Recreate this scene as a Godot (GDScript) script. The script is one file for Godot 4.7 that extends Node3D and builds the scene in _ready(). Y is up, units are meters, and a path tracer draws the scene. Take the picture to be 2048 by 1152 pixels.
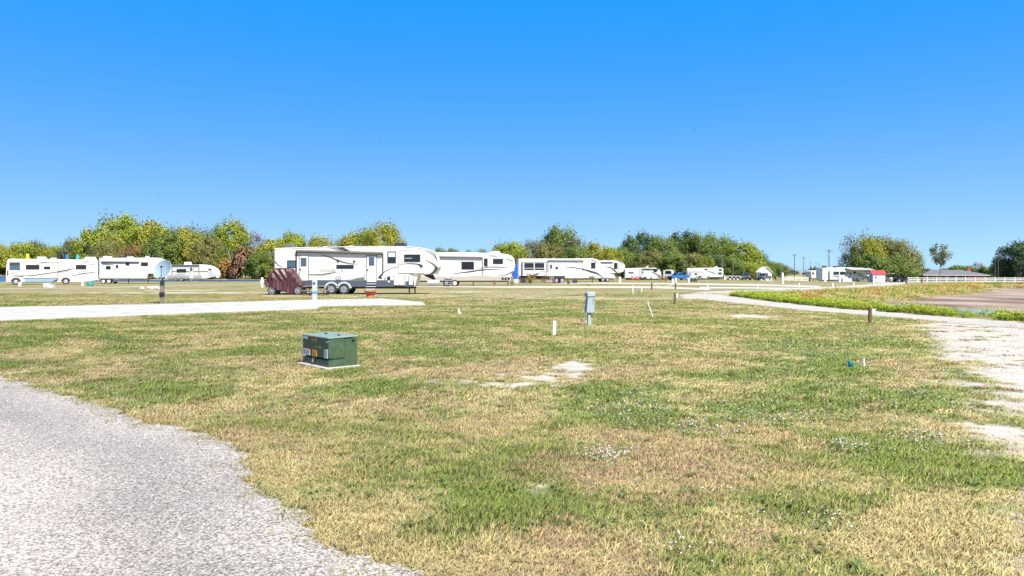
extends Node3D
# An RV park on flat grassland: lawn, gravel lanes, parked trailers, lake and pond, trees behind.
# A photo pixel (2048 x 1152) gives a direction from the eye; distance comes from the ground or plane touched.
const F := 1450.0
const HZ := 545.0
const EYE := 1.8
var M := {}
var taken := {}
var rng := RandomNumberGenerator.new()
var n_big := FastNoiseLite.new()
var n_mid := FastNoiseLite.new()
var n_fine := FastNoiseLite.new()
var n_edge := FastNoiseLite.new()

# ---------------------------------------------------------------- mesh builder
class MB:
	var v := PackedVector3Array()
	var n := PackedVector3Array()
	var c := PackedColorArray()
	func tri(a: Vector3, b: Vector3, d: Vector3) -> void:
		var m := (b - a).cross(d - a).normalized()
		v.append(a); v.append(d); v.append(b)
		n.append(m); n.append(m); n.append(m)
	func trin(a: Vector3, b: Vector3, d: Vector3, na: Vector3, nb: Vector3, nd: Vector3) -> void:
		v.append(a); v.append(d); v.append(b)
		n.append(na); n.append(nd); n.append(nb)
	func quad(a: Vector3, b: Vector3, d: Vector3, e: Vector3) -> void:
		tri(a, b, d); tri(a, d, e)
	# box with chamfered edges, axes given by a basis
	func box(at: Vector3, size: Vector3, b := 0.0, bas := Basis.IDENTITY) -> void:
		var h := size * 0.5
		b = min(b, min(h.x, min(h.y, h.z)) * 0.6)
		if b <= 0.0:
			for ax in 3:
				for s in [-1.0, 1.0]:
					var p := Vector3.ZERO; var q := Vector3.ZERO; var r := Vector3.ZERO
					p[ax] = h[ax] * s; q[(ax + 1) % 3] = h[(ax + 1) % 3] * s; r[(ax + 2) % 3] = h[(ax + 2) % 3]
					quad(at + bas * (p - q - r), at + bas * (p + q - r), at + bas * (p + q + r), at + bas * (p - q + r))
			return
		for ax in 3:
			for s in [-1.0, 1.0]:
				var p := Vector3.ZERO; var q := Vector3.ZERO; var r := Vector3.ZERO
				p[ax] = h[ax] * s; q[(ax + 1) % 3] = (h[(ax + 1) % 3] - b) * s; r[(ax + 2) % 3] = h[(ax + 2) % 3] - b
				quad(at + bas * (p - q - r), at + bas * (p + q - r), at + bas * (p + q + r), at + bas * (p - q + r))
		for ax in 3:
			var i := (ax + 1) % 3
			var j := (ax + 2) % 3
			for si in [-1.0, 1.0]:
				for sj in [-1.0, 1.0]:
					var e1 := Vector3.ZERO; var e2 := Vector3.ZERO; var l := Vector3.ZERO
					e1[i] = h[i] * si; e1[j] = (h[j] - b) * sj
					e2[i] = (h[i] - b) * si; e2[j] = h[j] * sj
					l[ax] = (h[ax] - b) * si * sj
					quad(at + bas * (e1 - l), at + bas * (e2 - l), at + bas * (e2 + l), at + bas * (e1 + l))
		for sx in [-1.0, 1.0]:
			for sy in [-1.0, 1.0]:
				for sz in [-1.0, 1.0]:
					var a := at + bas * Vector3(h.x * sx, (h.y - b) * sy, (h.z - b) * sz)
					var d := at + bas * Vector3((h.x - b) * sx, h.y * sy, (h.z - b) * sz)
					var e := at + bas * Vector3((h.x - b) * sx, (h.y - b) * sy, h.z * sz)
					if sx * sy * sz > 0.0: tri(a, d, e)
					else: tri(a, e, d)
	func cyl(p0: Vector3, p1: Vector3, r0: float, r1: float, k := 10, caps := true) -> void:
		var ax := (p1 - p0).normalized()
		var s := ax.cross(Vector3.RIGHT if abs(ax.x) < 0.8 else Vector3.UP).normalized()
		var t := ax.cross(s)
		for i in k:
			var a0 := TAU * i / k
			var a1 := TAU * (i + 1) / k
			var d0 := s * cos(a0) + t * sin(a0)
			var d1 := s * cos(a1) + t * sin(a1)
			trin(p0 + d0 * r0, p0 + d1 * r0, p1 + d1 * r1, d0, d1, d1)
			trin(p0 + d0 * r0, p1 + d1 * r1, p1 + d0 * r1, d0, d1, d0)
			if caps:
				tri(p0, p0 + d1 * r0, p0 + d0 * r0)
				tri(p1, p1 + d0 * r1, p1 + d1 * r1)
	func tube(pts: Array, r: float, k := 6) -> void:
		for i in pts.size() - 1: cyl(pts[i], pts[i + 1], r, r, k, true)
	# profile: array of Vector2(radius, along) spun round an axis
	func lathe(at: Vector3, ax: Vector3, prof: Array, k := 20) -> void:
		ax = ax.normalized()
		var s := ax.cross(Vector3.RIGHT if abs(ax.x) < 0.8 else Vector3.UP).normalized()
		var t := ax.cross(s)
		for j in prof.size() - 1:
			var p: Vector2 = prof[j]
			var q: Vector2 = prof[j + 1]
			var sl := (q - p).normalized()
			for i in k:
				var d0 := s * cos(TAU * i / k) + t * sin(TAU * i / k)
				var d1 := s * cos(TAU * (i + 1) / k) + t * sin(TAU * (i + 1) / k)
				var n0 := (d0 * sl.y - ax * sl.x).normalized()
				var n1 := (d1 * sl.y - ax * sl.x).normalized()
				var a := at + ax * p.y + d0 * p.x
				var b := at + ax * p.y + d1 * p.x
				var e := at + ax * q.y + d1 * q.x
				var f := at + ax * q.y + d0 * q.x
				if p.x > 0.0: trin(a, b, e, n0, n1, n1)
				if q.x > 0.0: trin(a, e, f, n0, n1, n0)
	# outline in xy pushed from z0 to z1 with chamfered rims
	func prism(poly: PackedVector2Array, z0: float, z1: float, b := 0.0) -> void:
		var area := 0.0
		var k := poly.size()
		for i in k: area += poly[i].cross(poly[(i + 1) % k])
		if area < 0.0: poly = poly.duplicate(); poly.reverse()
		var ins := poly
		if b > 0.0:
			ins = PackedVector2Array()
			for i in k:
				var e0 := (poly[i] - poly[(i + k - 1) % k]).normalized()
				var e1 := (poly[(i + 1) % k] - poly[i]).normalized()
				var m := (e0.orthogonal() + e1.orthogonal()).normalized()
				var w: float = b / max(0.45, m.dot(e0.orthogonal()))
				ins.append(poly[i] - m * w if m.dot(Vector2(e0.y, -e0.x)) > 0.0 else poly[i] + m * w)
		var t := Geometry2D.triangulate_polygon(ins)
		for i in range(0, t.size(), 3):
			var a := ins[t[i]]; var d := ins[t[i + 1]]; var e := ins[t[i + 2]]
			if (d - a).cross(e - a) < 0.0: var sw := d; d = e; e = sw
			tri(Vector3(a.x, a.y, z1), Vector3(d.x, d.y, z1), Vector3(e.x, e.y, z1))
			tri(Vector3(a.x, a.y, z0), Vector3(e.x, e.y, z0), Vector3(d.x, d.y, z0))
		for i in k:
			var j := (i + 1) % k
			quad(Vector3(poly[i].x, poly[i].y, z0 + b), Vector3(poly[j].x, poly[j].y, z0 + b), Vector3(poly[j].x, poly[j].y, z1 - b), Vector3(poly[i].x, poly[i].y, z1 - b))
			if b > 0.0:
				quad(Vector3(poly[i].x, poly[i].y, z1 - b), Vector3(poly[j].x, poly[j].y, z1 - b), Vector3(ins[j].x, ins[j].y, z1), Vector3(ins[i].x, ins[i].y, z1))
				quad(Vector3(ins[i].x, ins[i].y, z0), Vector3(ins[j].x, ins[j].y, z0), Vector3(poly[j].x, poly[j].y, z0 + b), Vector3(poly[i].x, poly[i].y, z0 + b))
	func mesh() -> ArrayMesh:
		var a := []
		a.resize(Mesh.ARRAY_MAX)
		a[Mesh.ARRAY_VERTEX] = v
		a[Mesh.ARRAY_NORMAL] = n
		if c.size() == v.size() and c.size() > 0: a[Mesh.ARRAY_COLOR] = c
		var m := ArrayMesh.new()
		m.add_surface_from_arrays(Mesh.PRIMITIVE_TRIANGLES, a)
		return m

# ---------------------------------------------------------------- scene helpers
func numbered(called: String) -> String:
	if not taken.has(called):
		taken[called] = 0
		return called
	taken[called] += 1
	return "%s_%03d" % [called, taken[called]]
func meta(o: Node, label: String, category: String, group := "", kind := "") -> void:
	if label: o.set_meta("label", label)
	if category: o.set_meta("category", category)
	if group: o.set_meta("group", group)
	if kind: o.set_meta("kind", kind)
func thing(called: String, label: String, category: String, at := Vector3.ZERO, group := "", turn := 0.0) -> Node3D:
	var o := Node3D.new()
	o.name = numbered(called)
	add_child(o)
	o.position = at
	o.rotation.y = turn
	meta(o, label, category, group)
	return o
func part(parent: Node, called: String, b, m: Material) -> MeshInstance3D:
	var o := MeshInstance3D.new()
	o.name = called if parent != self else numbered(called)
	o.mesh = b.mesh() if b is MB else b
	o.material_override = m
	parent.add_child(o, true)
	return o
func node(parent: Node, called: String) -> Node3D:
	var o := Node3D.new()
	o.name = called
	parent.add_child(o, true)
	return o
func gp(px: float, py: float) -> Vector3:
	var d := F * EYE / (py - HZ)
	return Vector3((px - 1024.0) * d / F, 0, -d)
func at_d(px: float, d: float) -> Vector3:
	var x := (px - 1024.0) * d / F
	return Vector3(x, hgt(x, d), -d)
func lin(r: float, g: float, b: float) -> Color:
	return Color(r, g, b).linear_to_srgb()
func mk(key: String, c: Color, rough := 0.6, metal := 0.0) -> StandardMaterial3D:
	if M.has(key): return M[key]
	var m := StandardMaterial3D.new()
	m.resource_name = key
	m.albedo_color = c
	m.roughness = rough
	m.metallic = metal
	M[key] = m
	return m
func noise_tex(freq: float, cols: Array, size := 512, kind := FastNoiseLite.TYPE_SIMPLEX_SMOOTH, octaves := 4, seed_ := 1, normal := false, bump := 4.0, cells := false) -> NoiseTexture2D:
	var n := FastNoiseLite.new()
	n.noise_type = kind
	n.frequency = freq
	n.fractal_octaves = octaves
	n.seed = seed_
	if cells:
		n.cellular_return_type = FastNoiseLite.RETURN_CELL_VALUE
		n.cellular_jitter = 1.0
	var t := NoiseTexture2D.new()
	t.width = size; t.height = size
	t.seamless = true
	t.generate_mipmaps = false
	t.noise = n
	if normal:
		t.as_normal_map = true
		t.bump_strength = bump
	else:
		var g := Gradient.new()
		g.offsets = PackedFloat32Array(range(cols.size()).map(func(i): return float(i) / (cols.size() - 1)))
		g.colors = PackedColorArray(cols)
		t.color_ramp = g
	return t
func grain(m: StandardMaterial3D, tex: Texture2D, scale: float, nrm: Texture2D = null, ns := 1.0, world := false) -> StandardMaterial3D:
	m.albedo_texture = tex
	m.uv1_triplanar = true
	m.uv1_world_triplanar = world
	m.uv1_scale = Vector3.ONE * scale
	if nrm:
		m.normal_enabled = true
		m.normal_texture = nrm
		m.normal_scale = ns
	return m

# ---------------------------------------------------------------- terrain
var pond_rim := PackedVector2Array([Vector2(17, 56), Vector2(34.8, 74.6), Vector2(55, 96.7), Vector2(75, 122), Vector2(125, 128), Vector2(125, 14), Vector2(22, 14), Vector2(18.6, 26), Vector2(17.6, 32), Vector2(16.6, 36), Vector2(16.4, 43.5)])
var lake_rim := PackedVector2Array([Vector2(-46, 150), Vector2(-44, 190), Vector2(-60, 204), Vector2(-128, 206), Vector2(-150, 250), Vector2(-190, 425), Vector2(-700, 430), Vector2(-700, 146), Vector2(-60, 146)])
func inside_by(p: Vector2, poly: PackedVector2Array) -> float:
	var best := 1e9
	for i in poly.size():
		var q := Geometry2D.get_closest_point_to_segment(p, poly[i], poly[(i + 1) % poly.size()])
		best = min(best, q.distance_to(p))
	return best if Geometry2D.is_point_in_polygon(p, poly) else -best
func pond_in(x: float, d: float) -> float:
	if x < 8 or x > 140 or d < 5 or d > 140: return -20.0
	return inside_by(Vector2(x, d), pond_rim)
func hgt(x: float, d: float) -> float:
	var h := -1.4 * smoothstep(40.0, 110.0, x) * smoothstep(115.0, 235.0, d)
	var p := pond_in(x, d)
	if p > 0.0: h -= 0.85 * smoothstep(0.8, 6.5, p + n_mid.get_noise_2d(x * 0.5, d * 0.5) * 1.2)
	if x < -30.0 and d > 135.0 and d < 450.0:
		var q := inside_by(Vector2(x, d), lake_rim)
		if q > 0.0: h -= 1.1 * smoothstep(0.0, 7.0, q)
	return h

# ---------------------------------------------------------------- where the lawn is green, dry, dead or bare
# photo-measured patches: px, py, half width, half height, kind (g green, s straw, b dead brown, o bare), strength
var patches := [
	[1290, 835, 150, 42, "g", 0.8], [1470, 865, 90, 32, "g", 0.8], [960, 1040, 150, 55, "g", 0.7], [1860, 960, 130, 85, "g", 0.75], [1850, 810, 100, 60, "g", 0.6], [1690, 700, 240, 55, "g", 0.55],
	[300, 800, 150, 22, "g", 0.55], [130, 680, 170, 26, "g", 0.5], [1160, 664, 110, 9, "g", 1.2], [900, 655, 80, 10, "g", 0.5], [1640, 770, 160, 30, "g", 0.6], [1650, 1010, 160, 45, "g", 0.6], [1000, 1010, 130, 22, "g", 0.9],
	[700, 775, 120, 12, "g", 0.7], [1100, 895, 120, 18, "g", 0.35], [500, 760, 90, 14, "g", 0.5], [1020, 640, 250, 14, "g", 0.4], [330, 650, 200, 10, "g", 0.4], [540, 905, 50, 16, "g", 0.7],
	[1310, 955, 190, 65, "b", 0.5], [1130, 960, 130, 50, "b", 0.6], [1500, 1085, 150, 45, "b", 0.7], [1120, 1085, 70, 40, "b", 0.9], [985, 745, 110, 14, "b", 0.9], [930, 880, 190, 45, "b", 0.45], [255, 718, 90, 7, "b", 0.8], [1440, 960, 120, 55, "b", 0.4], [1850, 1090, 140, 45, "b", 0.6], [600, 880, 120, 16, "b", 0.5], [1720, 1030, 120, 20, "b", 0.5], [700, 700, 10, 4, "b", 0.0], [480, 870, 40, 10, "b", 0.8],
	[620, 950, 150, 60, "s", 0.9], [720, 1050, 90, 70, "s", 0.8], [250, 815, 150, 18, "s", 0.6], [860, 840, 240, 45, "s", 0.5], [1250, 690, 300, 22, "s", 0.55], [1560, 960, 170, 30, "s", 0.6], [820, 1010, 100, 30, "s", 0.7], [450, 720, 260, 10, "s", 0.6], [1300, 650, 160, 8, "s", 0.5], [1150, 1120, 150, 30, "s", 0.4],
	[1100, 754, 78, 12, "o", 1.4], [1152, 733, 44, 11, "o", 1.4], [1025, 771, 50, 6, "o", 1.1], [1498, 633, 66, 4.5, "o", 1.25], [905, 764, 60, 5, "o", 0.6], [985, 738, 22, 4, "o", 0.9], [1070, 980, 26, 10, "o", 0.5],
	[380, 586, 190, 1.3, "o", 1.3], [340, 580.5, 70, 0.9, "o", 1.2], [270, 597, 330, 3.2, "s", 1.2], [480, 590, 120, 2, "s", 0.8], [880, 583, 220, 3, "s", 0.7], [1080, 588, 120, 2, "o", 0.8], [930, 584, 60, 1.5, "o", 0.9]]
var patch_g := []
func setup_patches() -> void:
	for i in 200: patch_g.append([])
	for p in patches:
		var c := gp(p[0], p[1])
		var d0: float = -c.z
		var near: float = -gp(p[0], p[1] + p[3]).z
		var far: float = -gp(p[0], max(p[1] - p[3], HZ + 4.0)).z
		var mid := (near + far) * 0.5
		var hd: float = max(0.15, (far - near) * 0.5)
		for i in range(clampi(int(mid - hd * 1.9), 0, 199), clampi(int(mid + hd * 1.9) + 1, 0, 199) + 1):
			patch_g[i].append([c.x, mid, p[2] * d0 / F, hd, p[4], p[5]])
# driveway of crushed caliche running from the lower right to the lane
func drive(x: float, d: float) -> float:
	if d > 26.5 or x < 2.0: return 0.0
	var q := Geometry2D.get_closest_point_to_segment(Vector2(x, d), Vector2(5.2, 3.0), Vector2(16.2, 24.5)).distance_to(Vector2(x, d))
	var e := 2.6 + n_mid.get_noise_2d(x * 1.2 + 40, d * 1.2) * 1.1 - q + n_fine.get_noise_2d(x, d) * 0.5
	var cover := n_mid.get_noise_2d(x * 1.3 + 9, d * 1.3 + 77) + 0.55 * n_fine.get_noise_2d(x * 0.8, d * 0.8 + 5)
	if d < 11.0: cover -= 0.06
	if d < 12.8 and d > 11.0: cover += 0.2
	return clamp(e * 0.9, 0.0, 1.0) * clamp(1.0 - (cover - 0.33) * 3.0, 0.0, 1.0)
# returns [green, straw, brown, bare]
func lawn(x: float, d: float) -> Array:
	var a := n_big.get_noise_2d(x, d)
	var b := n_mid.get_noise_2d(x, d)
	var f := n_fine.get_noise_2d(x, d)
	var w := n_mid.get_noise_2d(x * 0.7 + 300, d * 0.7)
	var g := 0.74 + a * 0.7 + b * 1.5 + f * 0.9
	var s := 0.58 - a * 0.5 - b * 0.9 - f * 0.5
	var k := 0.28 + w * 1.1 - b * 0.3 + f * 0.3
	var o := 0.0
	var wob := b * 1.1 + f * 0.75
	for p in patch_g[clampi(int(d), 0, 199)]:
		var ex: float = (x - p[0]) / p[2]
		if ex > 1.9 or ex < -1.9: continue
		var ey: float = (d - p[1]) / p[3]
		if ey > 1.9 or ey < -1.9: continue
		var t: float = clamp(1.3 - sqrt(ex * ex + ey * ey) + wob, 0.0, 1.0) * p[5]
		match p[4]:
			"g": g += t * 0.75; k -= t * 0.4; s -= t * 0.2
			"s": s += t; g -= t * 0.4
			"b": k += t; g -= t * 0.5
			"o": o += t
	# dry fringe along the chip-seal lane
	var e := road_edge_dist(x, d)
	if e < 0.6: s += (0.6 - e) * 1.0 + f * 0.4; g -= (0.6 - e) * 0.4
	o = max(clamp(o * 1.25 - 0.35 + f * 0.7, 0.0, 1.0), drive(x, d))
	g = max(g, 0.0); s = max(s, 0.05); k = max(k, 0.0)
	g = pow(g, 1.5); s = pow(s, 1.5); k = pow(k, 1.6)
	var sum := g + s + k
	return [g / sum, s / sum, k / sum, o]
var near_lane := PackedVector2Array()
func road_edge_dist(x: float, d: float) -> float:
	if d > 17.0 or x > 5.0: return 9.0
	var best := 9.0
	for i in near_lane.size() - 6:
		best = min(best, Geometry2D.get_closest_point_to_segment(Vector2(x, d), near_lane[i], near_lane[i + 1]).distance_to(Vector2(x, d)))
	return best
const GREEN := Vector3(0.19, 0.24, 0.045)
const STRAW := Vector3(0.44, 0.37, 0.168)
const BROWN := Vector3(0.40, 0.275, 0.165)
const CALICHE := Vector3(0.63, 0.585, 0.52)
func mixc(w: Array) -> Vector3:
	var c: Vector3 = GREEN * w[0] + STRAW * w[1] + BROWN * w[2]
	return c

func _ready() -> void:
	# camera: level, lens shifted down a little as the horizon sits above the middle
	var cam := Camera3D.new()
	cam.name = "camera"
	add_child(cam)
	cam.position = Vector3(0, EYE, 0)
	cam.set_frustum(0.1 * 1152.0 / F, Vector2(0, -0.1 * (576.0 - HZ) / F), 0.1, 6000.0)
	cam.current = true
	# sky and sun
	var sky := ProceduralSkyMaterial.new()
	sky.sky_top_color = lin(0.0002, 0.137, 0.41)
	sky.sky_horizon_color = lin(0.225, 0.355, 0.45)
	sky.sky_curve = 0.082
	sky.ground_bottom_color = lin(0.10, 0.10, 0.06)
	sky.ground_horizon_color = lin(0.16, 0.22, 0.28)
	sky.sun_angle_max = 1.0
	sky.sky_energy_multiplier = 1.0
	var env := Environment.new()
	env.background_mode = Environment.BG_SKY
	env.sky = Sky.new()
	env.sky.sky_material = sky
	env.tonemap_mode = Environment.TONE_MAPPER_LINEAR
	env.tonemap_exposure = 2.4
	env.sdfgi_enabled = true
	env.ssao_enabled = true
	env.ssil_enabled = true
	var we := WorldEnvironment.new()
	we.name = "world_environment"
	we.environment = env
	add_child(we)
	var sun := DirectionalLight3D.new()
	sun.name = "sun"
	add_child(sun)
	sun.light_energy = 1.6
	sun.light_color = Color(1.0, 0.965, 0.90)
	sun.light_angular_distance = 0.5
	sun.shadow_enabled = true
	sun.look_at_from_position(Vector3(0.36, 0.80, 0.46) * 50.0, Vector3.ZERO)
	# noise
	rng.seed = 7
	n_big.seed = 3; n_big.frequency = 0.11; n_big.fractal_octaves = 2
	n_mid.seed = 5; n_mid.frequency = 0.42; n_mid.fractal_octaves = 3
	n_fine.seed = 8; n_fine.frequency = 2.2; n_fine.fractal_octaves = 3
	n_edge.seed = 9; n_edge.frequency = 0.9; n_edge.fractal_octaves = 4
	var raw := []
	for e in [[0, 752], [80, 775], [200, 815], [330, 850], [430, 872], [480, 905], [500, 945], [545, 992], [620, 1050], [700, 1095], [800, 1130], [880, 1152]]:
		var q := gp(e[0], e[1])
		raw.append(Vector2(q.x, -q.z))
	for i in raw.size():
		for k in (3 if i < raw.size() - 1 else 1):
			near_lane.append(raw[i].cubic_interpolate(raw[min(i + 1, raw.size() - 1)], raw[max(i - 1, 0)], raw[min(i + 2, raw.size() - 1)], k / 3.0))
	near_lane.insert(0, Vector2(-13.5, 14.0))
	near_lane.insert(0, Vector2(-30.0, 16.5))
	near_lane.append(Vector2(0.9, 2.6))
	near_lane.append(Vector2(2.2, 0.6))
	near_lane.append(Vector2(3.6, -4.0))
	near_lane.append(Vector2(3.8, -10.0))
	near_lane.append(Vector2(-4.0, -10.0))
	near_lane.append(Vector2(-9.0, 1.0))
	near_lane.append(Vector2(-30.0, 8.0))
	setup_patches()
	setup_materials()
	build_ground()
	build_lanes()
	build_water()
	build_grass()
	build_weeds()
	build_trees()
	build_trailers()
	build_vehicles()
	build_buildings()
	build_small()

func setup_materials() -> void:
	mk("white_gelcoat", lin(0.56, 0.555, 0.54), 0.32)
	mk("cream_gelcoat", lin(0.56, 0.55, 0.525), 0.35)
	mk("grey_panel", lin(0.30, 0.31, 0.33), 0.45)
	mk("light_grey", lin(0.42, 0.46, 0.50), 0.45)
	mk("blue_grey", lin(0.20, 0.28, 0.38), 0.45)
	mk("slate_skirt", lin(0.055, 0.07, 0.10), 0.5)
	mk("taupe_skirt", lin(0.34, 0.30, 0.27), 0.6)
	mk("graphic_dark", lin(0.045, 0.038, 0.036), 0.4)
	mk("graphic_grey", lin(0.10, 0.095, 0.09), 0.45)
	mk("graphic_light", lin(0.19, 0.20, 0.21), 0.45)
	mk("black_trim", lin(0.018, 0.018, 0.02), 0.5)
	mk("glass_dark", lin(0.016, 0.018, 0.022), 0.06)
	mk("glass_sky", lin(0.05, 0.09, 0.15), 0.08)
	mk("tyre", lin(0.022, 0.022, 0.024), 0.85)
	mk("rim", lin(0.45, 0.46, 0.48), 0.35, 0.6)
	mk("wheel_cover", lin(0.16, 0.18, 0.21), 0.6)
	mk("wheel_cover_white", lin(0.66, 0.62, 0.58), 0.6)
	mk("chassis", lin(0.02, 0.02, 0.022), 0.7)
	mk("steel", lin(0.33, 0.34, 0.35), 0.4, 0.5)
	mk("galvanised", lin(0.42, 0.46, 0.50), 0.5, 0.15)
	mk("white_paint", lin(0.72, 0.72, 0.70), 0.55)
	mk("vinyl_fence", lin(0.74, 0.74, 0.73), 0.5)
	mk("pvc", lin(0.76, 0.76, 0.74), 0.4)
	mk("pedestal_grey", lin(0.27, 0.325, 0.36), 0.5)
	mk("pedestal_blue", lin(0.09, 0.26, 0.42), 0.5)
	mk("teal_plastic", lin(0.03, 0.26, 0.27), 0.4)
	mk("blue_tarp", lin(0.02, 0.11, 0.55), 0.6)
	mk("red_plastic", lin(0.55, 0.045, 0.05), 0.45)
	mk("red_roof", lin(0.55, 0.03, 0.04), 0.5)
	mk("rust_bowl", lin(0.34, 0.065, 0.03), 0.6)
	mk("maroon_tarp", lin(0.058, 0.018, 0.022), 0.45)
	mk("blue_car", lin(0.03, 0.13, 0.36), 0.25, 0.2)
	mk("grey_car", lin(0.09, 0.10, 0.12), 0.3, 0.2)
	mk("black_car", lin(0.015, 0.017, 0.02), 0.3)
	mk("old_concrete", lin(0.30, 0.29, 0.275), 0.95)
	mk("skylit_green", lin(0.15, 0.20, 0.17), 0.5)  # transformer green made paler, sun and sky glare put into the colour
	mk("dish_grey", lin(0.20, 0.265, 0.32), 0.5)
	mk("rear_blue", lin(0.22, 0.31, 0.45), 0.45)
	mk("decal_white", lin(0.72, 0.72, 0.72), 0.5)
	mk("decal_orange", lin(0.80, 0.37, 0.01), 0.5)
	mk("decal_red", lin(0.50, 0.03, 0.03), 0.5)
	mk("ink", lin(0.02, 0.02, 0.025), 0.6)
	mk("ink_blue", lin(0.05, 0.12, 0.32), 0.6)
	mk("stencil_yellow", lin(0.30, 0.36, 0.05), 0.6)
	mk("shingle", lin(0.10, 0.10, 0.11), 0.9)
	mk("brick", lin(0.36, 0.12, 0.075), 0.85)
	mk("bird_black", lin(0.02, 0.02, 0.02), 0.8)
	mk("rope", lin(0.6, 0.58, 0.52), 0.9)
	mk("yellow_plastic", lin(0.62, 0.60, 0.02), 0.5)
	mk("adobe", lin(0.42, 0.25, 0.18), 0.8)
	var gt := mk("transformer_green", lin(0.058, 0.10, 0.056), 0.42)
	grain(gt, noise_tex(0.02, [Color(0.78, 0.8, 0.78), Color(1, 1, 1)], 256), 1.6)
	var wood := mk("post_wood", lin(0.23, 0.125, 0.075), 0.9)
	grain(wood, noise_tex(0.06, [Color(0.55, 0.5, 0.45), Color(1, 1, 1)], 256), 3.0)
	var grey_wood := mk("grey_wood", lin(0.27, 0.245, 0.22), 0.9)
	grain(grey_wood, noise_tex(0.06, [Color(0.6, 0.58, 0.55), Color(1, 1, 1)], 256), 3.0)
	var pole := mk("pole_wood", lin(0.09, 0.075, 0.065), 0.9)
	grain(pole, noise_tex(0.05, [Color(0.6, 0.58, 0.55), Color(1, 1, 1)], 256), 0.6)
	var bark := mk("bark", lin(0.16, 0.13, 0.10), 0.95)
	grain(bark, noise_tex(0.05, [Color(0.45, 0.42, 0.4), Color(1, 1, 1)], 256), 0.35)
	var bark2 := mk("pale_bark", lin(0.34, 0.31, 0.27), 0.95)
	grain(bark2, noise_tex(0.05, [Color(0.6, 0.58, 0.55), Color(1, 1, 1)], 256), 0.35)
	var con := mk("concrete", lin(0.37, 0.357, 0.33), 0.9)
	grain(con, noise_tex(0.012, [Color(0.80, 0.79, 0.77), Color(0.95, 0.95, 0.94), Color(1, 1, 1)], 512, FastNoiseLite.TYPE_SIMPLEX_SMOOTH, 6), 0.12, null, 1.0, true)
	var spk := noise_tex(0.17, [Color(0.50, 0.48, 0.48), Color(0.68, 0.66, 0.65), Color(0.80, 0.78, 0.76), Color(0.90, 0.88, 0.86), Color(1, 1, 1)], 1024, FastNoiseLite.TYPE_CELLULAR, 1, 4, false, 4.0, true)
	var spn := noise_tex(0.17, [], 1024, FastNoiseLite.TYPE_CELLULAR, 1, 4, true, 5.0)
	var seal := mk("chip_seal", Color(1, 1, 1), 0.92)
	grain(seal, spk, 0.42, spn, 0.45, true)
	seal.vertex_color_use_as_albedo = true
	var grav := mk("pale_gravel", lin(0.46, 0.42, 0.38), 0.95)
	grain(grav, noise_tex(0.03, [Color(0.72, 0.7, 0.68), Color(0.95, 0.94, 0.93), Color(1, 1, 1)], 512, FastNoiseLite.TYPE_SIMPLEX, 6), 0.25, null, 1.0, true)
	var sand := mk("tan_gravel", lin(0.46, 0.38, 0.29), 0.95)
	grain(sand, noise_tex(0.03, [Color(0.66, 0.62, 0.58), Color(0.95, 0.94, 0.93), Color(1, 1, 1)], 512, FastNoiseLite.TYPE_SIMPLEX, 6), 0.25, null, 1.0, true)
	var gro := mk("ground", Color(1, 1, 1), 0.97)
	grain(gro, noise_tex(0.11, [Color(0.52, 0.50, 0.46), Color(0.82, 0.80, 0.78), Color(1, 1, 1)], 1024, FastNoiseLite.TYPE_SIMPLEX, 5, 11), 0.45, noise_tex(0.11, [], 1024, FastNoiseLite.TYPE_SIMPLEX, 5, 11, true, 6.0), 1.0, true)
	gro.vertex_color_use_as_albedo = true
	var wat := mk("water", lin(0.015, 0.06, 0.15), 0.22)
	wat.normal_enabled = true
	wat.normal_texture = noise_tex(0.02, [], 512, FastNoiseLite.TYPE_SIMPLEX, 4, 6, true, 8.0)
	wat.normal_scale = 1.0
	wat.uv1_triplanar = true; wat.uv1_world_triplanar = true; wat.uv1_scale = Vector3.ONE * 0.12
	var pud := mk("puddle", lin(0.10, 0.10, 0.10), 0.04)
	pud.metallic_specular = 0.8
	for g in [["blade", 0.85], ["weed_leaf", 0.8], ["leaf", 0.75], ["petal", 0.7]]:
		var m := mk(g[0], Color(1, 1, 1), g[1])
		m.vertex_color_use_as_albedo = true
		m.cull_mode = BaseMaterial3D.CULL_DISABLED
		if g[0] != "petal":
			m.backlight_enabled = true
			m.backlight = Color(0.6, 0.6, 0.45)

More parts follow.
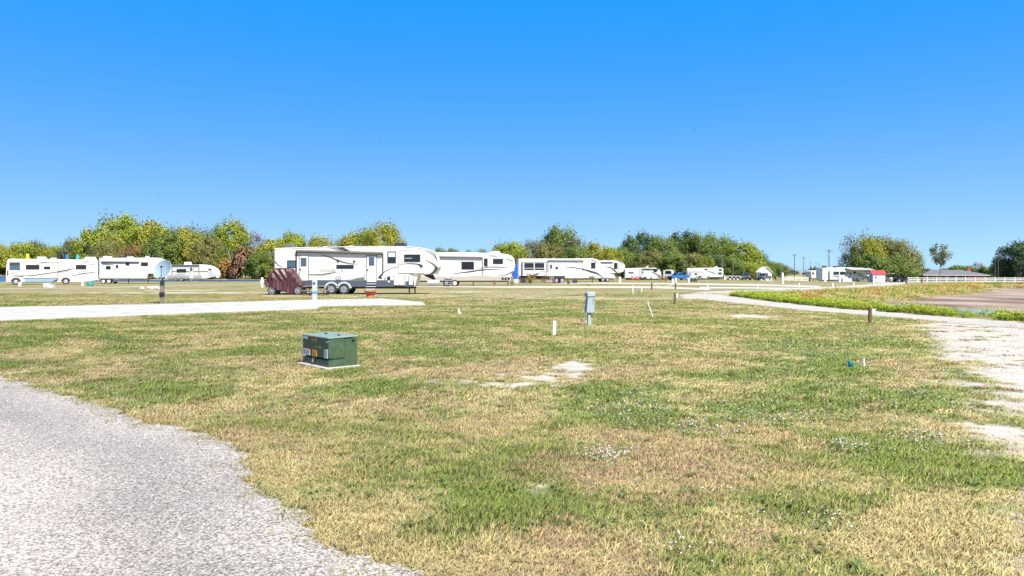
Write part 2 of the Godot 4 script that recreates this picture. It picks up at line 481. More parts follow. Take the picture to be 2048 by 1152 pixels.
# ---------------------------------------------------------------- ground
func axis(fine0: float, fine1: float, step: float, lo: float, hi: float, grow: float) -> PackedFloat32Array:
	var a := []
	var x := fine0
	while x < fine1: a.append(x); x += step
	var s := step
	while x < hi:
		a.append(x); s = min(s * grow, 60.0); x += s
	a.append(hi)
	var pre := []
	x = fine0; s = step
	while true:
		s = min(s * grow, 60.0); x -= s
		if x <= lo: break
		pre.append(x)
	pre.append(lo)
	pre.reverse()
	return PackedFloat32Array(pre + a)
func build_ground() -> void:
	var xs := axis(-15.0, 19.0, 0.14, -2200.0, 2200.0, 1.045)
	var ds := axis(3.2, 27.0, 0.14, -40.0, 2600.0, 1.028)
	var nx := xs.size()
	var nd := ds.size()
	var v := PackedVector3Array()
	var c := PackedColorArray()
	var nn := PackedVector3Array()
	v.resize(nx * nd); c.resize(nx * nd); nn.resize(nx * nd)
	for j in nd:
		var d := ds[j]
		for i in nx:
			var x := xs[i]
			var h := hgt(x, d)
			v[j * nx + i] = Vector3(x, h, -d)
			nn[j * nx + i] = Vector3(hgt(x - 0.3, d) - hgt(x + 0.3, d), 0.6, hgt(x, d + 0.3) - hgt(x, d - 0.3)).normalized() if h < -0.001 else Vector3.UP
			c[j * nx + i] = ground_color(x, d)
	var idx := PackedInt32Array()
	for j in nd - 1:
		for i in nx - 1:
			var a := j * nx + i
			idx.append_array(PackedInt32Array([a, a + nx, a + 1, a + 1, a + nx, a + nx + 1]))
	var arr := []
	arr.resize(Mesh.ARRAY_MAX)
	arr[Mesh.ARRAY_VERTEX] = v
	arr[Mesh.ARRAY_NORMAL] = nn
	arr[Mesh.ARRAY_COLOR] = c
	arr[Mesh.ARRAY_INDEX] = idx
	var m := ArrayMesh.new()
	m.add_surface_from_arrays(Mesh.PRIMITIVE_TRIANGLES, arr)
	var o := part(self, "ground", m, M.ground)
	meta(o, "", "", "", "structure")
func ground_color(x: float, d: float) -> Color:
	var col: Vector3
	if d < 320.0:
		var w := lawn(x, d)
		var litter := mixc(w)
		litter = litter.lerp(Vector3(0.20, 0.15, 0.09), 0.22)
		col = litter.lerp(CALICHE * (0.95 + 0.35 * n_fine.get_noise_2d(x * 2.0, d * 2.0) + 0.2 * n_mid.get_noise_2d(x * 2.0, d * 2.0)), w[3])
		var dv := drive(x, d)
		if dv > 0.1:  # low reddish spurge mats on the driveway
			var r := n_mid.get_noise_2d(x * 1.1 + 500, d * 1.9)
			if r > 0.30: col = col.lerp(Vector3(0.42, 0.27, 0.20), clamp((r - 0.30) * 4.0, 0.0, 1.0) * 0.45)
		var p := pond_in(x, d)
		if p > -1.5:
			var dry := Vector3(0.40, 0.31, 0.15).lerp(Vector3(0.18, 0.24, 0.03), clamp(n_mid.get_noise_2d(x * 0.4, d * 0.4) * 1.6 + 0.5, 0.0, 1.0))
			col = col.lerp(dry, clamp((p + 1.5), 0.0, 1.0))
			var mud := Vector3(0.37, 0.285, 0.21).lerp(Vector3(0.20, 0.125, 0.085), clamp(n_mid.get_noise_2d(x * 0.25, d * 0.12) * 2.0 + 0.35, 0.0, 1.0))
			mud = mud.lerp(Vector3(0.46, 0.40, 0.34), clamp(n_big.get_noise_2d(x * 1.5, d * 0.7) * 2.0, 0.0, 0.8))
			col = col.lerp(mud, clamp((p - 5.0) * 0.8 + n_mid.get_noise_2d(x, d) * 1.2, 0.0, 1.0))
	else:
		var a := n_big.get_noise_2d(x * 0.06, d * 0.06)
		col = (GREEN * 0.8 + STRAW * 0.35).lerp(Vector3(0.36, 0.27, 0.14), clamp(0.4 + a * 1.5 + (0.8 if x > 60.0 else 0.0), 0.0, 1.0))
	return Color(col.x, col.y, col.z) * 1.12

# a sheet lying on the ground; outline in (x, distance)
func sheet(called: String, poly: PackedVector2Array, y: float, m: Material, rough_edge := 0.0) -> MeshInstance3D:
	var p := PackedVector2Array()
	for i in poly.size():
		var a := poly[i]
		var b := poly[(i + 1) % poly.size()]
		var k := clampi(int(a.distance_to(b) / (0.06 if rough_edge > 0.0 and a.length() < 26.0 else 1.2)), 1, 260)
		for j in k:
			var q := a.lerp(b, float(j) / k)
			var nr := (b - a).orthogonal().normalized()
			if rough_edge > 0.0: q += nr * n_edge.get_noise_2d(q.x, q.y) * rough_edge + nr * n_fine.get_noise_2d(q.x * 1.5, q.y * 1.5) * rough_edge * 0.45
			p.append(q)
	var b := MB.new()
	var t := Geometry2D.triangulate_polygon(p)
	for i in range(0, t.size(), 3):
		var q := [p[t[i]], p[t[i + 1]], p[t[i + 2]]]
		if (q[1] - q[0]).cross(q[2] - q[0]) < 0.0: q = [q[0], q[2], q[1]]
		b.tri(Vector3(q[0].x, y + hgt(q[0].x, q[0].y), -q[0].y), Vector3(q[1].x, y + hgt(q[1].x, q[1].y), -q[1].y), Vector3(q[2].x, y + hgt(q[2].x, q[2].y), -q[2].y))
	var o := part(self, called, b, m)
	meta(o, "", "", "", "structure")
	return o
func px_poly(a: Array) -> PackedVector2Array:
	var r := PackedVector2Array()
	for e in a:
		var q := gp(e[0], e[1])
		r.append(Vector2(q.x, -q.z))
	return r
# a lane drawn as a fine grid strip along a centre line: [x, d, half width]
func lane(called: String, line: Array, y: float, m: Material, tint: Vector3) -> void:
	var b := MB.new()
	var rows := []
	for i in line.size() - 1:
		var k := int(Vector2(line[i][0], line[i][1]).distance_to(Vector2(line[i + 1][0], line[i + 1][1])) / 0.5) + 1
		for j in k + (1 if i == line.size() - 2 else 0):
			var t := float(j) / k
			var q0 := Vector2(line[max(i - 1, 0)][0], line[max(i - 1, 0)][1])
			var q1 := Vector2(line[i][0], line[i][1])
			var q2 := Vector2(line[i + 1][0], line[i + 1][1])
			var e: int = min(i + 2, line.size() - 1)
			var q3 := Vector2(line[e][0], line[e][1])
			rows.append([q1.cubic_interpolate(q2, q0, q3, t), lerp(float(line[i][2]), float(line[i + 1][2]), t)])
	var grid := []
	for i in rows.size():
		var p: Vector2 = rows[i][0]
		var dir: Vector2 = (rows[min(i + 1, rows.size() - 1)][0] - rows[max(i - 1, 0)][0]).normalized()
		var nr := dir.orthogonal()
		var row := []
		for s in 9:
			var u := (s - 4) / 4.0
			var w: float = rows[i][1]
			if s == 0 or s == 8: w += n_edge.get_noise_2d(p.x + u * 50.0, p.y) * 0.45
			row.append(p + nr * u * w)
		grid.append(row)
	for i in grid.size() - 1:
		for s in 8:
			var q := [grid[i][s], grid[i][s + 1], grid[i + 1][s + 1], grid[i + 1][s]]
			var w := []
			for e in q: w.append(Vector3(e.x, y + hgt(e.x, e.y), -e.y))
			if (w[1] - w[0]).cross(w[2] - w[0]).y > 0.0: b.quad(w[0], w[1], w[2], w[3])
			else: b.quad(w[0], w[3], w[2], w[1])
	for w in b.v:
		var f := 1.0 + 0.12 * n_mid.get_noise_2d(w.x * 0.8, w.z * 0.8) + 0.1 * n_fine.get_noise_2d(w.x, w.z)
		b.c.append(Color(tint.x * f, tint.y * f, tint.z * f))
	meta(part(self, called, b, m), "", "", "", "structure")
func build_lanes() -> void:
	# the chip-seal lane in the foreground: a gridded sheet cut to the lane's ragged edge
	var edge := PackedVector2Array()
	for i in near_lane.size():
		var a := near_lane[i]
		var e := near_lane[(i + 1) % near_lane.size()]
		var k := clampi(int(a.distance_to(e) / 0.05), 1, 400) if i < near_lane.size() - 5 else 1
		for j in k:
			var q := a.lerp(e, float(j) / k)
			var nr := (e - a).orthogonal().normalized()
			if i < near_lane.size() - 5: q += nr * (n_edge.get_noise_2d(q.x, q.y) * 0.17 + n_fine.get_noise_2d(q.x * 2.0, q.y * 2.0) * 0.12)
			edge.append(q)
	near_edge = edge
	var b := MB.new()
	var st := 0.3
	var x := -30.0
	while x < 5.0:
		var d := -10.0
		while d < 18.0:
			var cell := PackedVector2Array([Vector2(x, d), Vector2(x + st, d), Vector2(x + st, d + st), Vector2(x, d + st)])
			for piece in Geometry2D.intersect_polygons(cell, edge):
				var t := Geometry2D.triangulate_polygon(piece)
				for i in range(0, t.size(), 3):
					var q0: Vector2 = piece[t[i]]
					var q1: Vector2 = piece[t[i + 1]]
					var q2: Vector2 = piece[t[i + 2]]
					if (q1 - q0).cross(q2 - q0) < 0.0:
						var sw := q1
						q1 = q2
						q2 = sw
					b.tri(Vector3(q0.x, 0.006, -q0.y), Vector3(q1.x, 0.006, -q1.y), Vector3(q2.x, 0.006, -q2.y))
			d += st
		x += st
	for w in b.v:
		# bare binder shows in the wheel paths, loose pale chips between them
		var e := 9.0
		for i in near_lane.size() - 6:
			e = min(e, Geometry2D.get_closest_point_to_segment(Vector2(w.x, -w.z), near_lane[i], near_lane[i + 1]).distance_to(Vector2(w.x, -w.z)))
		var nz := n_mid.get_noise_2d(w.x * 0.6, w.z * 0.6) * 0.5 + n_fine.get_noise_2d(w.x, w.z) * 0.25
		var k: float = 0.435 - 0.09 * exp(-pow((e - 0.9) / 0.5, 2.0)) + 0.05 * exp(-pow((e - 2.1) / 0.6, 2.0)) + nz * 0.16
		b.c.append(Color(k * 1.0, k * 0.935, k * 0.86))
	meta(part(self, "road", b, M.chip_seal), "", "", "", "structure")
	lane("road", [[22.0, 10.0, 1.5], [18.9, 20.0, 1.5], [17.35, 24.7, 1.45], [16.1, 29.2, 1.4], [15.4, 34.0, 1.45], [14.6, 41.0, 1.6], [14.4, 49.0, 1.8], [15.6, 57.0, 2.4], [20.0, 66.0, 2.3], [27.0, 74.0, 2.2], [35.5, 83.0, 2.2], [46.0, 95.0, 2.2], [58.0, 112.0, 2.2], [70.0, 128.0, 2.2], [100.0, 141.0, 2.2]], 0.012, M.chip_seal, Vector3(0.54, 0.51, 0.46))
	lane("road", [[-80.0, 78.0, 1.6], [-52.0, 82.0, 1.8], [-46.0, 99.0, 1.8], [-37.0, 116.0, 1.8], [-20.0, 122.0, 1.8], [10.0, 122.0, 1.8], [34.0, 118.0, 1.8], [50.0, 108.0, 1.6]], 0.006, M.chip_seal, Vector3(0.44, 0.41, 0.37))
	sheet("path", px_poly([[525, 589.5], [600, 587.5], [860, 587], [1020, 590], [1200, 593.5], [1400, 594.5], [1400, 599], [1200, 600], [1020, 597.5], [860, 595.5], [700, 595], [525, 594]]), 0.010, M.tan_gravel, 0.35)
	sheet("path", px_poly([[820, 571], [1000, 572.5], [1300, 573], [1420, 577], [1420, 580], [1300, 576.5], [1000, 575.5], [820, 573.5]]), 0.014, M.pale_gravel, 0.4)
	sheet("path", px_poly([[1120, 565.2], [1300, 566], [1500, 568.5], [1640, 572], [1640, 575], [1500, 571.5], [1300, 568.4], [1120, 567]]), 0.016, M.pale_gravel, 0.4)
	sheet("path", px_poly([[1400, 574], [1560, 575.5], [1640, 576.4], [1640, 578], [1560, 578], [1400, 577]]), 0.020, M.pale_gravel, 0.3)
	# cast concrete driveway and pad
	var b2 := MB.new()
	var poly := PackedVector2Array([Vector2(-30.0, 33.4), Vector2(-25.6, 36.2), Vector2(-19.7, 39.5), Vector2(-13.0, 46.0), Vector2(-8.5, 48.0), Vector2(-5.3, 42.8), Vector2(-4.75, 39.6), Vector2(-9.9, 37.9), Vector2(-9.5, 35.4), Vector2(-18.6, 26.8), Vector2(-30.0, 23.0)])
	b2.prism(poly, -0.05, 0.075, 0.012)
	var pad := part(self, "concrete_pad", b2, M.concrete)
	pad.rotation.x = -PI / 2
	meta(pad, "", "", "", "structure")
var near_edge := PackedVector2Array()
var pad_poly := PackedVector2Array([Vector2(-30.0, 33.4), Vector2(-25.6, 36.2), Vector2(-19.7, 39.5), Vector2(-13.0, 46.0), Vector2(-8.5, 48.0), Vector2(-5.3, 42.8), Vector2(-4.75, 39.6), Vector2(-9.9, 37.9), Vector2(-9.5, 35.4), Vector2(-18.6, 26.8), Vector2(-30.0, 23.0)])

func build_water() -> void:
	var b := MB.new()
	b.quad(Vector3(-720, -0.28, -140), Vector3(-40, -0.28, -140), Vector3(-40, -0.28, -440), Vector3(-720, -0.28, -440))
	meta(part(self, "lake_water", b, M.water), "", "", "", "structure")
	b = MB.new()
	for i in 28:
		var a0 := TAU * i / 28
		var a1 := TAU * (i + 1) / 28
		var r0 := 1.0 + 0.3 * n_mid.get_noise_2d(cos(a0) * 4.0, sin(a0) * 4.0)
		var r1 := 1.0 + 0.3 * n_mid.get_noise_2d(cos(a1) * 4.0, sin(a1) * 4.0)
		b.tri(Vector3(31.6, -0.825, -49.5), Vector3(31.6 + cos(a0) * r0 * 1.8, -0.825, -49.5 - sin(a0) * r0 * 3.4), Vector3(31.6 + cos(a1) * r1 * 1.8, -0.825, -49.5 - sin(a1) * r1 * 3.4))
	meta(part(self, "puddle_water", b, M.puddle), "", "", "", "structure")

# ---------------------------------------------------------------- grass, flowers, weeds
func tuft(blades: int, hgt0: float, hgt1: float, wid: float, spread: float, lean: float, seed_: int) -> ArrayMesh:
	var r := RandomNumberGenerator.new()
	r.seed = seed_
	var b := MB.new()
	for i in blades:
		var a := r.randf() * TAU
		var base := Vector3(cos(a), 0, sin(a)) * spread * sqrt(r.randf())
		var dir := Vector3(cos(a + r.randfn(0, 1.0)), 0, sin(a + r.randfn(0, 1.0))).normalized()
		var h := r.randf_range(hgt0, hgt1)
		var ln := h * lean * r.randf_range(0.4, 1.5)
		var side := Vector3(-dir.z, 0, dir.x).rotated(Vector3.UP, r.randf_range(-0.8, 0.8)) * wid * 0.5
		var mid := base + dir * ln * 0.35 + Vector3.UP * h * 0.62
		var tip := base + dir * ln + Vector3.UP * h
		base.y = -0.006
		var up := (Vector3.UP * 1.2 + dir * 0.5 + side.normalized() * 0.3).normalized()
		b.trin(base - side, base + side, mid + side * 0.8, up, up, up)
		b.trin(base - side, mid + side * 0.8, mid - side * 0.8, up, up, up)
		b.trin(mid - side * 0.8, mid + side * 0.8, tip, up, up, up)
		var t := r.randf_range(0.5, 1.42)
		var hue := r.randf_range(-0.12, 0.14)
		for k in 9: b.c.append(Color(t * (1.0 + hue), t, t * (1.0 - hue)))
	return b.mesh()
func multi(called: String, mesh: Mesh, m: Material, buf: PackedFloat32Array, label: String, category: String, group := "") -> void:
	var mm := MultiMesh.new()
	mm.transform_format = MultiMesh.TRANSFORM_3D
	mm.use_colors = true
	mm.mesh = mesh
	mm.instance_count = buf.size() / 16
	mm.buffer = buf
	var o := MultiMeshInstance3D.new()
	o.name = numbered(called)
	o.multimesh = mm
	o.material_override = m
	add_child(o)
	meta(o, label, category, group, "stuff")
func put(buf: PackedFloat32Array, p: Vector3, yaw: float, s: float, sy: float, c: Vector3) -> void:
	var cs := cos(yaw) * s
	var sn := sin(yaw) * s
	buf.append_array(PackedFloat32Array([cs, 0, sn, p.x, 0, sy, 0, p.y, -sn, 0, cs, p.z, c.x, c.y, c.z, 1.0]))
func on_hard(x: float, d: float) -> bool:
	var p := Vector2(x, d)
	if d < 18.0 and Geometry2D.is_point_in_polygon(p, near_edge): return true
	if d > 22.0 and Geometry2D.is_point_in_polygon(p, pad_poly): return true
	if d > 12.5 and d < 15.5 and x < -2.6 and x > -4.5:
		var q := p - Vector2(-3.395, 13.42)
		var u := q.dot(Vector2(-0.663, 0.748))
		var w := q.dot(Vector2(0.747, 0.664))
		if u > -0.06 and u < 1.14 and w > -0.1 and w < 0.68: return true
	if x > 12.0 and d > 20.0 and d < 60.0:
		var xc := lerpf(18.9, 15.4, clamp((d - 20.0) / 14.0, 0.0, 1.0)) if d < 34.0 else lerpf(15.4, 14.4, clamp((d - 34.0) / 12.0, 0.0, 1.0))
		if abs(x - xc) < 1.45 + (0.9 if d > 49.0 else 0.0): return true
	return false
func build_grass() -> void:
	var zones := [
		# d0, d1, cell, tuft meshes, label
		[3.4, 9.0, 0.050, [tuft(15, 0.018, 0.052, 0.0052, 0.048, 1.3, 1), tuft(15, 0.014, 0.044, 0.0046, 0.052, 1.8, 2)], "short lawn grass, green and straw blades, next to chip-seal road"],
		[9.0, 17.0, 0.072, [tuft(14, 0.016, 0.046, 0.008, 0.06, 1.6, 3)], "short mixed green and dry lawn grass around the green transformer box"],
		[17.0, 32.0, 0.120, [tuft(14, 0.016, 0.044, 0.013, 0.10, 1.9, 4)], "mown lawn grass around the grey utility pedestal"],
		[32.0, 62.0, 0.260, [tuft(14, 0.016, 0.042, 0.026, 0.2, 2.2, 5)], "mown lawn grass beyond the concrete pad"]]
	for z in zones:
		var bufs := []
		for k in z[3].size(): bufs.append(PackedFloat32Array())
		var cell: float = z[2]
		var d: float = z[0]
		while d < z[1]:
			var half := d * 0.78 + 1.6
			var x := -half
			while x < half:
				var px := x + rng.randf() * cell
				var pd := d + rng.randf() * cell
				x += cell
				if on_hard(px, pd): continue
				if pond_in(px, pd) > -0.5: continue
				var w := lawn(px, pd)
				if rng.randf() < w[3] * 1.12: continue
				var pick := rng.randf()
				var c: Vector3
				# each tuft is one kind, with the odds of its place, pulled a little to the local mix
				if pick < w[0]: c = GREEN
				elif pick < w[0] + w[1]: c = STRAW
				else: c = BROWN
				c = c.lerp(mixc(w), 0.30) * rng.randf_range(0.65, 1.38)
				c.x *= rng.randf_range(0.92, 1.08)
				var s := rng.randf_range(0.75, 1.3)
				var tall: float = s * (0.8 + 0.38 * w[0]) * (1.0 - 0.5 * w[3])
				if pd < 18.0:
					tall *= 1.0 + 0.5 * n_mid.get_noise_2d(px * 2.0, pd * 2.0 + 31.0)
				var k := rng.randi() % bufs.size()
				put(bufs[k], Vector3(px, hgt(px, pd) if px > 12.0 else 0.0, -pd), rng.randf() * TAU, s, tall, c * 1.12)
			d += cell
		for k in bufs.size():
			multi("grass", z[3][k], M.blade, bufs[k], z[4], "grass", "lawn grass")
	# straggling straw runners over the lane's edge
	var rb := PackedFloat32Array()
	for i in near_edge.size():
		var p := near_edge[i]
		if p.y < 3.0 or p.x < -0.8 * p.y - 2.0 or p.y > 16.5: continue
		for k in 3:
			if rng.randf() < 0.35 + 0.6 * n_mid.get_noise_2d(p.x * 2.0, p.y * 2.0):
				var q := p + Vector2(rng.randfn(-0.04, 0.12), rng.randfn(-0.04, 0.12))
				put(rb, Vector3(q.x, 0.004, -q.y), rng.randf() * TAU, rng.randf_range(0.6, 1.1), rng.randf_range(0.3, 0.9), STRAW.lerp(GREEN, rng.randf() * 0.5) * rng.randf_range(0.8, 1.2))
	multi("grass", tuft(11, 0.02, 0.06, 0.006, 0.06, 1.6, 9), M.blade, rb, "straw runners of grass creeping over the edge of the chip-seal road", "grass")
	# loose chips on the lane
	var pb := PackedFloat32Array()
	var pm := MB.new()
	pm.lathe(Vector3.ZERO, Vector3.UP, [Vector2(0.0, -0.4), Vector2(0.9, -0.3), Vector2(1.0, 0.1), Vector2(0.6, 0.5), Vector2(0.0, 0.62)], 5)
	for i in 5200:
		var e := near_edge[rng.randi() % near_edge.size()]
		if e.y < 2.5 or e.y > 14.5 or e.x < -11.0: continue
		var q := e + Vector2(rng.randfn(-0.5, 0.7), rng.randfn(-0.5, 0.7))
		var inside := Geometry2D.is_point_in_polygon(q, near_edge)
		if not inside and rng.randf() < 0.8: continue
		var t := rng.randf_range(0.30, 0.72)
		var s := rng.randf_range(0.003, 0.0075)
		put(pb, Vector3(q.x, 0.007 if inside else 0.003, -q.y), rng.randf() * TAU, s, s * rng.randf_range(0.5, 0.9), Vector3(t, t * 0.96, t * 0.95))
	for i in 26000:  # crushed stone on the driveway and the worn spots
		var d := sqrt(rng.randf_range(16.0, 620.0))
		var x := rng.randf_range(2.0, 0.8 * d + 1.0) if i % 8 else rng.randf_range(-2.0, 3.0)
		var w := lawn(x, d)
		if rng.randf() > w[3] - 0.1: continue
		var t := rng.randf_range(0.16, 0.62)
		var s := rng.randf_range(0.004, 0.013) * (1.0 + d * 0.03)
		put(pb, Vector3(x, 0.002, -d), rng.randf() * TAU, s, s * rng.randf_range(0.5, 0.9), Vector3(t, t * 0.93, t * 0.85))
	multi("gravel", pm.mesh(), M.petal, pb, "loose pale stone chips along the road edge and on the worn white ground", "gravel")
	# broad-leaved weeds flat in the turf, and dry leaf litter
	var wm := MB.new()
	var wr := RandomNumberGenerator.new()
	wr.seed = 41
	for i in 9:
		var a := TAU * i / 9 + wr.randf() * 0.5
		var ln := wr.randf_range(0.03, 0.06)
		var u := Vector3(cos(a), wr.randf_range(0.15, 0.7), sin(a)) * ln
		var w := Vector3(-sin(a), 0, cos(a)) * ln * 0.24
		var p := Vector3(0, 0.012, 0)
		wm.quad(p, p + u * 0.6 - w, p + u, p + u * 0.6 + w)
		var t := wr.randf_range(0.75, 1.25)
		for q in 6: wm.c.append(Color(t, t, t))
	var wb := PackedFloat32Array()
	for i in 9000:
		var d := sqrt(wr.randf_range(12.0, 420.0))
		var x := wr.randf_range(-0.78, 0.78) * d
		if on_hard(x, d): continue
		var w := lawn(x, d)
		if w[3] > 0.3: continue
		var col := Vector3(0.09, 0.15, 0.03)
		if wr.randf() > w[0] * 1.3:
			if wr.randf() < 0.5: continue
			col = Vector3(0.24, 0.15, 0.08)
		var sz := wr.randf_range(0.5, 1.1) if col.y > col.x else wr.randf_range(0.2, 0.4)
		put(wb, Vector3(x, 0.006, -d), wr.randf() * TAU, sz, wr.randf_range(0.5, 1.1), col * wr.randf_range(0.7, 1.3))
	multi("lawn_weeds", wm.mesh(), M.weed_leaf, wb, "low broad-leaved weeds and dry leaves dotted through the lawn", "weeds")
	# small white flowers standing in patches
	var fm := MB.new()
	var fr := RandomNumberGenerator.new()
	fr.seed = 21
	for i in 5:
		var p := Vector3(fr.randfn(0, 0.07), fr.randf_range(0.035, 0.06), fr.randfn(0, 0.07))
		var tilt := Basis(Vector3(fr.randf_range(-1, 1), 0, fr.randf_range(-1, 1)).normalized(), fr.randf_range(0.1, 0.7))
		for k in 5:
			var a := TAU * k / 5 + fr.randf()
			var u := tilt * Vector3(cos(a), 0.12, sin(a)) * 0.0060
			var w := tilt * Vector3(-sin(a), 0, cos(a)) * 0.0042
			fm.quad(p, p + u * 0.6 + w, p + u, p + u * 0.6 - w)
			for q in 6: fm.c.append(Color(1, 1, 1))
		var foot := Vector3(p.x * 0.7, 0, p.z * 0.7)
		fm.quad(foot - Vector3(0.0012, 0, 0), foot + Vector3(0.0012, 0, 0), p + Vector3(0.001, 0, 0), p - Vector3(0.001, 0, 0))
		for q in 6: fm.c.append(Color(0.12, 0.22, 0.05))
	var fb := PackedFloat32Array()
	for f in [[1300, 815, 110, 32, 300], [1450, 860, 110, 30, 300], [1560, 850, 60, 26, 90], [1640, 770, 90, 22, 130], [1840, 790, 70, 26, 190], [1870, 870, 60, 24, 240], [1225, 915, 32, 12, 90], [1230, 925, 60, 12, 30], [1600, 700, 90, 20, 240], [1720, 690, 120, 24, 260], [1840, 720, 60, 18, 140], [1560, 690, 60, 14, 90], [1700, 898, 45, 9, 70], [1520, 740, 80, 14, 90], [1460, 720, 40, 12, 60], [1340, 1100, 20, 10, 12], [1650, 1045, 22, 9, 12], [540, 915, 40, 16, 45], [1860, 660, 50, 10, 90], [1740, 660, 80, 10, 130], [1640, 1000, 200, 60, 30], [1240, 745, 30, 6, 30], [1400, 760, 60, 10, 40]]:
		for i in int(f[4] * 0.42):
			var q := gp(f[0] + rng.randfn(0, f[2] * 0.75), f[1] + rng.randfn(0, f[3] * 0.75))
			var w := lawn(q.x, -q.z)
			if w[0] < 0.25 or w[3] > 0.3: continue
			var t := rng.randf_range(0.42, 0.70)
			put(fb, q, rng.randf() * TAU, rng.randf_range(0.8, 1.5), rng.randf_range(0.8, 1.3), Vector3(t, t * 0.98, t * 1.06))
	multi("wildflowers", fm.mesh(), M.petal, fb, "tiny white wildflowers scattered through the green patches of lawn", "flowers")
	# reddish spurge mats on the driveway
	var sb := PackedFloat32Array()
	for i in 9000:
		var x := rng.randf_range(3.0, 19.0)
		var d := rng.randf_range(4.0, 26.0)
		if d < x * 0.9: continue
		if drive(x, d) < 0.3: continue
		if n_mid.get_noise_2d(x * 1.1 + 500, d * 1.9) < 0.30: continue
		put(sb, Vector3(x, 0, -d), rng.randf() * TAU, rng.randf_range(0.8, 1.6), rng.randf_range(0.3, 0.8), Vector3(0.30, 0.15, 0.12) * rng.randf_range(0.7, 1.2))
	multi("ground_cover", tuft(14, 0.02, 0.05, 0.012, 0.07, 1.6, 14), M.blade, sb, "low reddish-brown mats growing on the white gravel driveway", "ground cover")

func weed_mesh(stems: int, h: float, seed_: int) -> ArrayMesh:
	var r := RandomNumberGenerator.new()
	r.seed = seed_
	var b := MB.new()
	for i in stems:
		var a := r.randf() * TAU
		var base := Vector3(cos(a), 0, sin(a)) * 0.2 * sqrt(r.randf())
		base.y = -0.02
		var hh := h * r.randf_range(0.6, 1.1)
		var tip := base + Vector3(r.randfn(0, 0.10), hh, r.randfn(0, 0.10))
		for k in 11:
			var p := base.lerp(tip, (k + 1.0) / 11.0)
			var la := r.randf() * TAU
			var out := Vector3(cos(la), r.randf_range(0.0, 0.9), sin(la)).normalized() * r.randf_range(0.06, 0.13)
			var w := Vector3(-sin(la), 0, cos(la)) * r.randf_range(0.012, 0.026)
			b.quad(p, p + out * 0.5 + w, p + out, p + out * 0.5 - w)
			var t := r.randf_range(0.75, 1.25)
			for q in 6: b.c.append(Color(t, t, t))
	return b.mesh()
func build_weeds() -> void:
	var meshes := [weed_mesh(7, 0.42, 31), weed_mesh(6, 0.34, 32)]
	var dry := tuft(18, 0.25, 0.5, 0.02, 0.22, 0.5, 33)
	var bufs := [PackedFloat32Array(), PackedFloat32Array(), PackedFloat32Array()]
	for i in 30000:
		var x := rng.randf_range(14.0, 95.0) if i % 3 else rng.randf_range(14.0, 34.0)
		var d := rng.randf_range(22.0, 128.0) if i % 3 else rng.randf_range(22.0, 60.0)
		if x > 0.78 * d + 2.0: continue
		var p := pond_in(x, d)
		if p < -0.35 or p > 7.0: continue
		if absf(x - 0.642 * d) < 0.9 and d < 40.0 and rng.randf() < 0.8: continue
		var near := d < 60.0 and x < 30.0 and p < 3.0 and (x - 16.0) < (60.0 - d) * 0.5 + 2.0
		var v := n_mid.get_noise_2d(x * 0.5, d * 0.5)
		if p > 5.0 and rng.randf() < (p - 5.0) * 0.5: continue
		var far_s := 1.0 + clampf((d - 45.0) / 60.0, 0.0, 1.0) * 0.7
		var low := clampf(1.1 - p * 0.06, 0.5, 1.0) * (0.85 if near else 0.8)
		var c := Vector3(0.23, 0.33, 0.016)
		var k := rng.randi() % 2
		if near:
			c = c.lerp(Vector3(0.33, 0.34, 0.02), clampf(0.5 + v, 0.0, 1.0))
		elif v + rng.randfn(0, 0.15) < 0.10:
			c = Vector3(0.46, 0.36, 0.13); k = 2
			if v < -0.28: c = Vector3(0.42, 0.20, 0.05); k = 1
		put(bufs[k], Vector3(x, hgt(x, d), -d), rng.randf() * TAU, rng.randf_range(0.8, 1.3) * far_s, rng.randf_range(0.65, 1.25) * low, c * rng.randf_range(0.8, 1.2))
	multi("weeds", meshes[0], M.weed_leaf, bufs[0], "bright green leafy weeds growing along the bank of the dry pond", "weeds", "weeds on the pond bank")
	multi("weeds", meshes[1], M.weed_leaf, bufs[1], "bright green leafy weeds growing along the bank of the dry pond", "weeds", "weeds on the pond bank")
	multi("weeds", dry, M.weed_leaf, bufs[2], "dry straw-coloured tall grass on the bank of the dry pond", "weeds")

